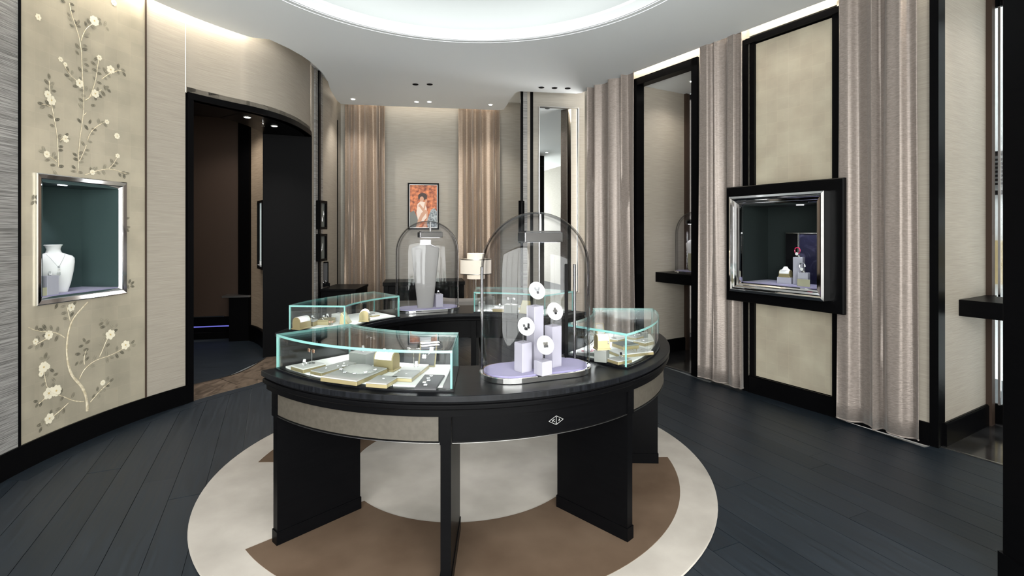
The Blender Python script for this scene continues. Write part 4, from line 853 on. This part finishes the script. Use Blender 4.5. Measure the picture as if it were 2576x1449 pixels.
b = MB(); clover(b, (0, 0, 0), .013); clover(b, (0, 0, .024), .009); o = b.build('pendant', diamond); o.location = on(e, 0, -.036, .128); o.rotation_euler[2] = e.rotation_euler[2]; jew(o, 'double clover pendant on the white niche bust', 'pendant')
q = block(0, 0, .075, .05, .125, 'pale grey pedestal in front of the niche bust', lilacw, p=npt(ni, npx(ni, 125, .04), .04, bz), rz=ni.rotation_euler[2]); ring(npt(ni, npx(ni, 125, .04), .04, bz+.125), 'silver ring on the pale pedestal in the painted-wall niche')
def plaque(p, rz, label, w=.09, h=.055):
    e = empty('name_plaque', p, rz, label, 'plaque'); MB().box((0, 0, h*.45), (w, .006, h), 0).build('card', ivory, e, .001); MB().box((0, .015, .003), (w*.6, .03, .006)).build('foot', goldm, e); e.rotation_euler = (0, 0, rz); return e
plaque(npt(ni, npx(ni, 112, .02), .02, bz), ni.rotation_euler[2], 'small gold plaque in the corner of the painted-wall niche')

# ------------------------------------------------------------------ wall showcase on the right
SO = .18; s0, s1 = rt(1826, SO), rt(2122, SO); SZ0, SZ1 = .834, 1.852; SW = s1-s0; SHh = SZ1-SZ0
cpt = rw((s0+s1)/2, SO); sh = empty('framed_showcase', (cpt.x, cpt.y, SZ0), RZ, 'square black wall showcase with a chrome picture-frame moulding on the gold panel', 'display case')
m0 = .095
V = MB()
ringframe(SW, SHh, [(0, -.04), (0, -.008), (.008, 0), (m0+.01, .004), (m0+.01, -.12)], 'black_frame', black, sh)
for nm, z in (('frame_back', .0),): ringframe(SW, SHh, [(0, -.04), (m0+.01, -.04)], nm, black, sh)
cw_ = SW-2*m0
cf = ringframe(cw_, SHh-2*m0, [(0, -.01), (0, .085), (.018, .092), (.024, .080), (.034, .078), (.040, .066), (.056, .060), (.062, .048), (.074, .044), (.080, .03), (.086, -.02)], 'chrome_moulding', chrome, sh, m0)
iw, ih = cw_-.172, SHh-2*m0-.172; iz = m0+.086
nichebox(sh, iw, ih, .36, mat('dark_green_fabric', (.007, .0125, .0122), .8), velvet, -.01, iz)
MB().box((0, .0, iz+ih/2), (iw, .005, ih)).build('pane', nichg, sh)
MB().box((.12, .10, iz+ih-.003), (.05, .02, .004)).build('lamp_lens', led_dome, sh); spot('lamp_bulb', sh, (.12, .12, iz+ih-.02), 3.2, (.05, .12, -1), rad(80), .7, (.93, .93, 1), .03)
def spt(x, y, z=0): return on(sh, x, y, iz+z)
sc_ = empty('folding_screen', spt(.11, .27), RZ, 'dark marble backdrop screen with pale bars inside the right showcase', 'screen')
for x0, w_, a_, m_ in ((-.155, .105, .2, blackm), (-.01, .17, 0, navy), (.115, .07, -.2, navy)): MB().box((x0, 0, .21), (w_, .008, .42), a_).build('panel', m_, sc_)
for x0 in (-.205, -.10, .08, .105, .145): MB().box((x0, -.008, .21), (.006, .008, .425)).build('bar', silver, sc_)
MB().box((-.03, -.008, .423), (.355, .008, .006)).build('top_bar', silver, sc_)
def watch(p, rz, label, m=silver, dial=white, red=False):
    e = empty('watch', p, rz, label, 'watch'); MB().tube([(.022*math.cos(2*PI*i/24), 0, .026+.026*math.sin(2*PI*i/24)) for i in range(24)], .0045, 6, closed=True).build('strap', redm if red else m, e)
    MB().lathe([(.001, 0), (.016, 0), (.018, .004), (.016, .008), (.001, .009)], 20).build('case', m, e).rotation_euler = (PI/2, 0, 0); e.children[-1].location = (0, -.022, .028)
    d = MB().lathe([(.013, .0), (.0125, .001), (.001, .0015)], 16).build('dial', dial, e); d.rotation_euler = (PI/2, 0, 0); d.location = (0, -.0315, .028); return e
q = block(0, 0, .072, .065, .225, 'tallest lilac pedestal inside the right showcase', lilacw, p=spt(.075, .16), rz=RZ+.25); watch(on(q, 0, 0, .225), RZ, 'red strap watch on the tallest showcase pedestal', red=True)
q = block(0, 0, .075, .06, .105, 'low lilac pedestal at the right inside the showcase', lilacw, p=spt(.15, .10), rz=RZ+.25); watch(on(q, 0, 0, .105), RZ, 'silver watch on the low pedestal at the right of the showcase')
q = block(0, 0, .11, .07, .055, 'grey block with a draped white cloth in the right showcase', lilacw, p=spt(-.02, .13), rz=RZ+.15)
a_, _ = arch(0, 0, .085, .06, .06, 'small silver arched casket on the grey block of the showcase', p=on(q, 0, 0, .055), rz=RZ+.15)
o = MB().lathe([(.001, .03), (.012, .028), (.02, .012), (.028, .004), (.034, 0)], 14, sx=1.2, sy=.8).build('silk_ribbon', white); o.location = on(q, 0, -.0, .114); jew(o, 'crumpled white ribbon on the small silver casket of the showcase', 'ribbon')
plaque(spt(.185, .035), RZ, 'small gold plaque at the front right of the showcase', .10, .06)

# ------------------------------------------------------------------ curtains
def curtain(A, B, z0, z1, folds, amp, m, label, nrm, flare=1.05, seed=1, grp='silk curtains along the walls'):
    r = random.Random(seed); A, B = Vector(A), Vector(B); d = B-A; Ln = d.length; u = d/Ln; n = Vector(nrm)
    e = empty('curtain', ((A.x+B.x)/2, (A.y+B.y)/2, z0), math.atan2(u.y, u.x), label, 'curtain', grp); sg = 1 if Vector((-u.y, u.x)).dot(n) > 0 else -1
    NS, NZ = folds*22, 26; ph = [r.uniform(-.5, .5) for _ in range(folds+2)]; am = [r.uniform(.6, 1.15) for _ in range(folds+2)]
    def P(i, k):
        s = i/NS; z = k/NZ; f = s*folds; j = int(f); w = f-j; drift = .10*math.sin(3.1*z+2.3*s*folds+ph[1]*6)*(1-z)
        a = am[min(j, folds)]*(1-w)+am[min(j+1, folds+1)]*w
        f = f+.16*math.sin(2*PI*s*1.7+ph[2]*6)+.10*math.sin(2*PI*s*3.1+ph[1]*6); y = math.sin(2*PI*(f+drift)+ph[0]); y = math.copysign(abs(y)**.7, y)
        y2 = .22*math.sin(4*PI*f+ph[1]*5+z*2)
        fl = 1+(flare-1)*(1-z)**1.5
        x = (s-.5)*Ln*fl+.012*math.cos(2*PI*(f+drift)+ph[0])
        return (x, sg*amp*a*(y+y2)*(.78+.22*(1-z)), (z1-z0)*z+(.006*math.sin(2*PI*f+1)*(1-z)))
    V = [P(i, k) for i in range(NS+1) for k in range(NZ+1)]; Fc = [(i*(NZ+1)+k, (i+1)*(NZ+1)+k, (i+1)*(NZ+1)+k+1, i*(NZ+1)+k+1) for i in range(NS) for k in range(NZ)]
    o = MB().add(V, Fc, 0, True).build('fabric', m, e); so = o.modifiers.new('thickness', 'SOLIDIFY'); so.thickness = .004; so.offset = 0
    MB().tube([(x, y, z+.006) for x, y, z in (P(i, 0) for i in range(NS+1))], .0055, 6).build('hem', m, e)
    return e
BWP = [BW0-BD*.3, BW1+BD*.3]
def bx_(x, o=.13): return hit(x, [p+BN*o for p in BWP])[2]
curtain(bx_(866), bx_(968), .02, ZU-.06, 4, .068, cur1, 'bronze silk curtain left of the picture on the back wall', BN, seed=2)
curtain(bx_(1153), bx_(1254), .02, ZU-.06, 4, .068, cur1, 'bronze silk curtain right of the picture on the back wall', BN, seed=5)
def rc(x, o=.075): return rw(rt(x, o), o)
curtain(rc(1472, .11), rc(1595, .11), .03, ZU-.06, 4, .062, cur2, 'mauve silk curtain between the tall mirror and the framed window bay', RN, seed=8)
curtain(rc(1762, .08), rc(1866, .08), .03, ZU-.06, 3, .037, cur2, 'mauve silk curtain between the framed window bay and the gold panel', RN, seed=11)
curtain(rc(2112, .08), rc(2300, .08), .03, ZU-.06, 3, .037, cur2, 'mauve silk curtain right of the wall showcase', RN, seed=14)

# ------------------------------------------------------------------ tall mirror, picture and back furniture
mz0, mz1 = .62, 3.14
ma, mb_ = MX(1354), MX(1455); mw = (mb_-ma).length; mc = (ma+mb_)/2
e = empty('wall_mirror', (mc.x, mc.y, mz0), math.atan2(MD.y, MD.x), 'tall narrow mirror in a bronze frame beside the bronze curtain', 'mirror')
ringframe(mw, mz1-mz0, [(0, 0), (0, .035), (.012, .037), (.018, .02), (.02, .0)], 'frame', steel, e); MB().box((0, -.004, (mz1-mz0)/2), (mw-.03, .008, mz1-mz0-.03)).build('mirror_pane', mirror, e)
def bpic(x, y, o=.0): p = bx_(x, o); return Vector((p.x, p.y, CH-(y-HY)/F*p.y))
pa, pb = bpic(1026, 460, .005), bpic(1104, 460, .005); pw = (Vector((pb.x, pb.y))-Vector((pa.x, pa.y))).length; pz1 = pa.z; phh = .70
e = empty('framed_picture', ((pa.x+pb.x)/2, (pa.y+pb.y)/2, pz1-phh), BA, 'black framed picture of a seated person in a pale dress before orange foliage', 'picture')
ringframe(pw, phh, [(0, 0), (0, .03), (.022, .03), (.022, .012)], 'frame', black, e); ringframe(pw-.044, phh-.044, [(0, .013), (.008, .013)], 'mount', lineW, e, .022)
ow, oh = pw-.06, phh-.06
pi_ = MB().box((0, -.008, phh/2), (ow, .004, oh)).build('print', picm, e)
def flat(nm, pts, m, y): MB().add([((u-.5)*ow, y, .03+v*oh) for u, v in pts], [tuple(range(len(pts)))]).build(nm, m, pi_)
ell = lambda cu, cv, ru, rv, n=16: [(cu+ru*math.cos(2*PI*i/n), cv+rv*math.sin(2*PI*i/n)) for i in range(n)]
flat('printed_foliage', [(.66, 0), (1, 0), (1, .38), (.9, .46), (.78, .42), (.7, .28), (.62, .12)], picb, -.0104)
flat('printed_rock', [(0, 0), (.25, 0), (.3, .2), (.15, .4), (0, .35)], greyb, -.0104)
flat('printed_dress', [(.28, .55), (.4, .62), (.55, .60), (.62, .45), (.64, .25), (.5, .14), (.3, .16), (.24, .35)], dress, -.0106)
flat('printed_legs', [(.22, 0), (.34, 0), (.46, .22), (.60, .34), (.62, .22), (.50, .04), (.46, 0), (.60, 0), (.66, .2), (.66, .38), (.58, .42), (.42, .34), (.3, .18)], skin, -.0108)
flat('printed_arm', [(.3, .5), (.36, .48), (.52, .34), (.6, .56), (.64, .66), (.58, .66), (.5, .45), (.36, .56)], skin, -.0110)
flat('printed_hair', ell(.47, .73, .17, .085), hair, -.0110); flat('printed_face', ell(.44, .67, .075, .062), skin, -.0112)
flat('printed_hair', [(.30, .70), (.36, .78), (.52, .81), (.62, .74), (.62, .66), (.54, .72), (.46, .74), (.37, .71), (.33, .66)], hair, -.0113)
# console desk under the picture, lamp, chair
ca, cb = bx_(966, .45), bx_(1166, .45); cwid = (cb-ca).length; cmid = (ca+cb)/2
e = empty('console_desk', (cmid.x, cmid.y, 0), BA, 'long black console desk under the picture', 'desk')
MB().box((0, 0, .735), (cwid, .5, .05)).build('top', black, e, .004); MB().box((0, .02, .60), (cwid-.06, .42, .20)).build('drawer_box', black, e)
for sx in (-1, 1): MB().box((sx*(cwid/2-.04), 0, .355), (.06, .46, .71)).build('leg_panel', black, e)
for sx in (-.3, 0, .3): MB().box((sx*cwid, -.195, .62), (cwid*.28, .012, .14)).build('drawer', black, e)
lp = hit(1197, [p+BN*.75 for p in BWP])[2]
e = empty('floor_lamp', (lp.x, lp.y, 0), BA, 'lit lamp with a wide and a narrow drum shade before the right back curtain', 'lamp')
MB().lathe([(.14, 0), (.14, .015), (.03, .025), (.012, .03)], 24).build('base', black, e); MB().tube([(0, 0, .02), (0, 0, 1.12)], .011, 10).build('pole', steel, e)
MB().lathe([(.205, .87), (.215, .87), (.215, 1.07), (.205, 1.07)], 40, caps=False).build('wide_shade', shade_e, e); MB().lathe([(.115, .80), (.122, .80), (.122, 1.15), (.115, 1.15)], 32, caps=False).build('narrow_shade', shade_e, e)
for z in (.87, 1.07): MB().sector(.206, .218, 0, 2*PI, z-.005, z+.005, 40).build('shade_rim', steel, e)
l = bpy.data.lights.new('bulb', 'POINT'); l.energy = 4; l.color = (1, .85, .65); l.shadow_soft_size = .05; o = bpy.data.objects.new('bulb', l); COL.objects.link(o); o.parent = e; o.location = (0, 0, .97)
lamp_p = lp
chp = px(1166, 770, Y=5.9); e = empty('armchair', (chp.x, chp.y, 0), rad(190), 'grey upholstered tub armchair behind the far counter', 'chair')
MB().lathe([(.001, .38), (.27, .38), (.29, .40), (.29, .44), (.27, .47), (.001, .48)], 32).build('seat', greyf, e, 0)
MB().sector(.27, .36, rad(-20), rad(200), .40, .72, 28).build('backrest', greyf, e, .03)
for sx in (-1, 1):
    for sy in (-1, 1): MB().tube([(sx*.18, sy*.18, .40), (sx*.23, sy*.23, 0)], [.018, .011], 8).build('leg', black, e)
# console with a watch stand, and frames on the black trim by the doorway
k0 = Vector((-2.16, 6.62)); e = empty('side_console', (k0.x, k0.y, 0), rad(2), 'black side console between the doorway and the left back curtain', 'console')
MB().box((0, 0, .725), (.44, .62, .03)).build('top', black, e, .003); MB().box((0, 0, .62), (.42, .60, .18)).build('body', black, e)
for sx in (-1, 1):
    for sy in (-1, 1): MB().box((sx*.18, sy*.27, .265), (.04, .04, .53)).build('leg', black, e)
pS = px(816, 720, .74); e = empty('jewel_stand', (pS.x, pS.y, .74), rad(30), 'black upright jewel stand on the side console', 'display stand')
MB().box((0, 0, .022), (.12, .12, .044)).build('base', black, e, .004); MB().box((0, 0, .18), (.10, .03, .28)).build('panel', black, e, .003); MB().box((0, -.017, .18), (.07, .006, .24)).build('pad', greyd, e)
o = MB().tube([(.018*math.cos(2*PI*i/20), .0, .018+.018*math.sin(2*PI*i/20)) for i in range(20)], .004, 6, closed=True).build('bangle', silver); o.location = (pS.x+.02, pS.y-.045, .784); jew(o, 'silver bangle at the foot of the black jewel stand', 'bracelet')
def trimframe(y0, y1, label, Vn, cx=802, nm='jewel_display', Y=6.37):
    # hung on the trim, nearly edge-on
    p = px(cx, y1, Y=Y); h = (y1-y0)/F*Y; e = empty(nm, (-2.40, 6.385, p.z), rad(88), label, 'frame')
    ringframe(.22, h, [(0, 0), (0, .05), (.03, .05), (.03, .025)], 'frame', black, e); MB().box((0, -.012, h/2), (.20, .02, h-.02)).build('pad', greyb, e); MB().box((0, .012, h/2), (.21, .024, h-.01)).build('back', black, e)
    j = empty('necklace' if Vn else 'brooch', on(e, 0, -.026, h*.5), rad(88), 'Y-shaped diamond necklace in the upper black frame by the doorway' if Vn == 1 else ('diamond feather brooch in the lower black frame by the doorway' if not Vn else 'diamond clip in the narrow black frame beside the tall mirror'), 'necklace' if Vn else 'brooch')
    if Vn: MB().tube([(-.05*math.cos(rad(t))*1.0, 0, -.03-.05*math.sin(rad(t))+.05) for t in range(-40, 221, 20)], .006, 6).build('chain', diamond, j); MB().tube([(0, 0, -.03), (0, 0, -.08)], .005, 6).build('drop', diamond, j)
    else: MB().tube([(-.02, 0, -.05), (.0, 0, 0), (.02, 0, .05)], [.003, .009, .003], 6).build('feather', diamond, j)
trimframe(505, 577, 'upper black jewel frame on the trim beside the doorway', 1); trimframe(588, 657, 'lower black jewel frame on the trim beside the doorway', 0)
pM = MX(1312); e = empty('jewel_display', (pM.x-.02, pM.y-.07, 1.30), rad(60), 'narrow black jewel frame on the trim left of the tall mirror', 'frame')
ringframe(.09, .56, [(0, 0), (0, .04), (.02, .04), (.02, .02)], 'frame', black, e); MB().box((0, -.01, .28), (.08, .018, .54)).build('pad', greyd, e)

# ------------------------------------------------------------------ black column at the right edge, side room furniture
e = empty('column', (2.256, 1.93, 0), 0, 'tall black lacquered column at the right edge of the view', 'column')
MB().box((0, 0, ZC/2), (.50, .32, ZC-.004)).build('shaft', black, e, .004); MB().box((0, 0, .07), (.52, .34, .14)).build('plinth', black, e)
p = px(596, 856, 0.0); e = empty('side_counter', (p.x+.02, p.y+.1, 0), .2, 'low black counter with a pale top in the side room', 'counter')
MB().box((0, 0, .29), (.24, .3, .58)).build('body', black, e); MB().box((-.03, 0, .593), (.34, .34, .025)).build('top', steel, e)
wn = cw[2]; wn2 = cw[3]; dv = (wn2-wn).normalized(); c_ = (wn+wn2)/2; e = empty('display_niche', (c_.x, c_.y, .98), math.atan2(dv.y, dv.x), 'black framed lit niche on the tan wall beyond the doorway', 'display case')
ringframe(.36, .86, [(0, -.02), (0, .05), (.03, .05), (.03, .02)], 'frame', black, e); MB().box((0, -.016, .43), (.34, .012, .84)).build('back_panel', mat('glowing_green_silk', (.45, .50, .48), .7, emit=(.8, .9, .9), es=.11), e); MB().box((0, -.03, .05), (.3, .035, .012)).build('shelf', white, e); MB().box((0, -.045, .44), (.31, .004, .80)).build('pane', nichg, e)  # back panel emits a little light itself, in place of a niche lamp
q = block(0, 0, .05, .03, .05, 'small pale block in the niche beyond the doorway', white, p=on(e, .02, -.035, .056), rz=e.rotation_euler[2])
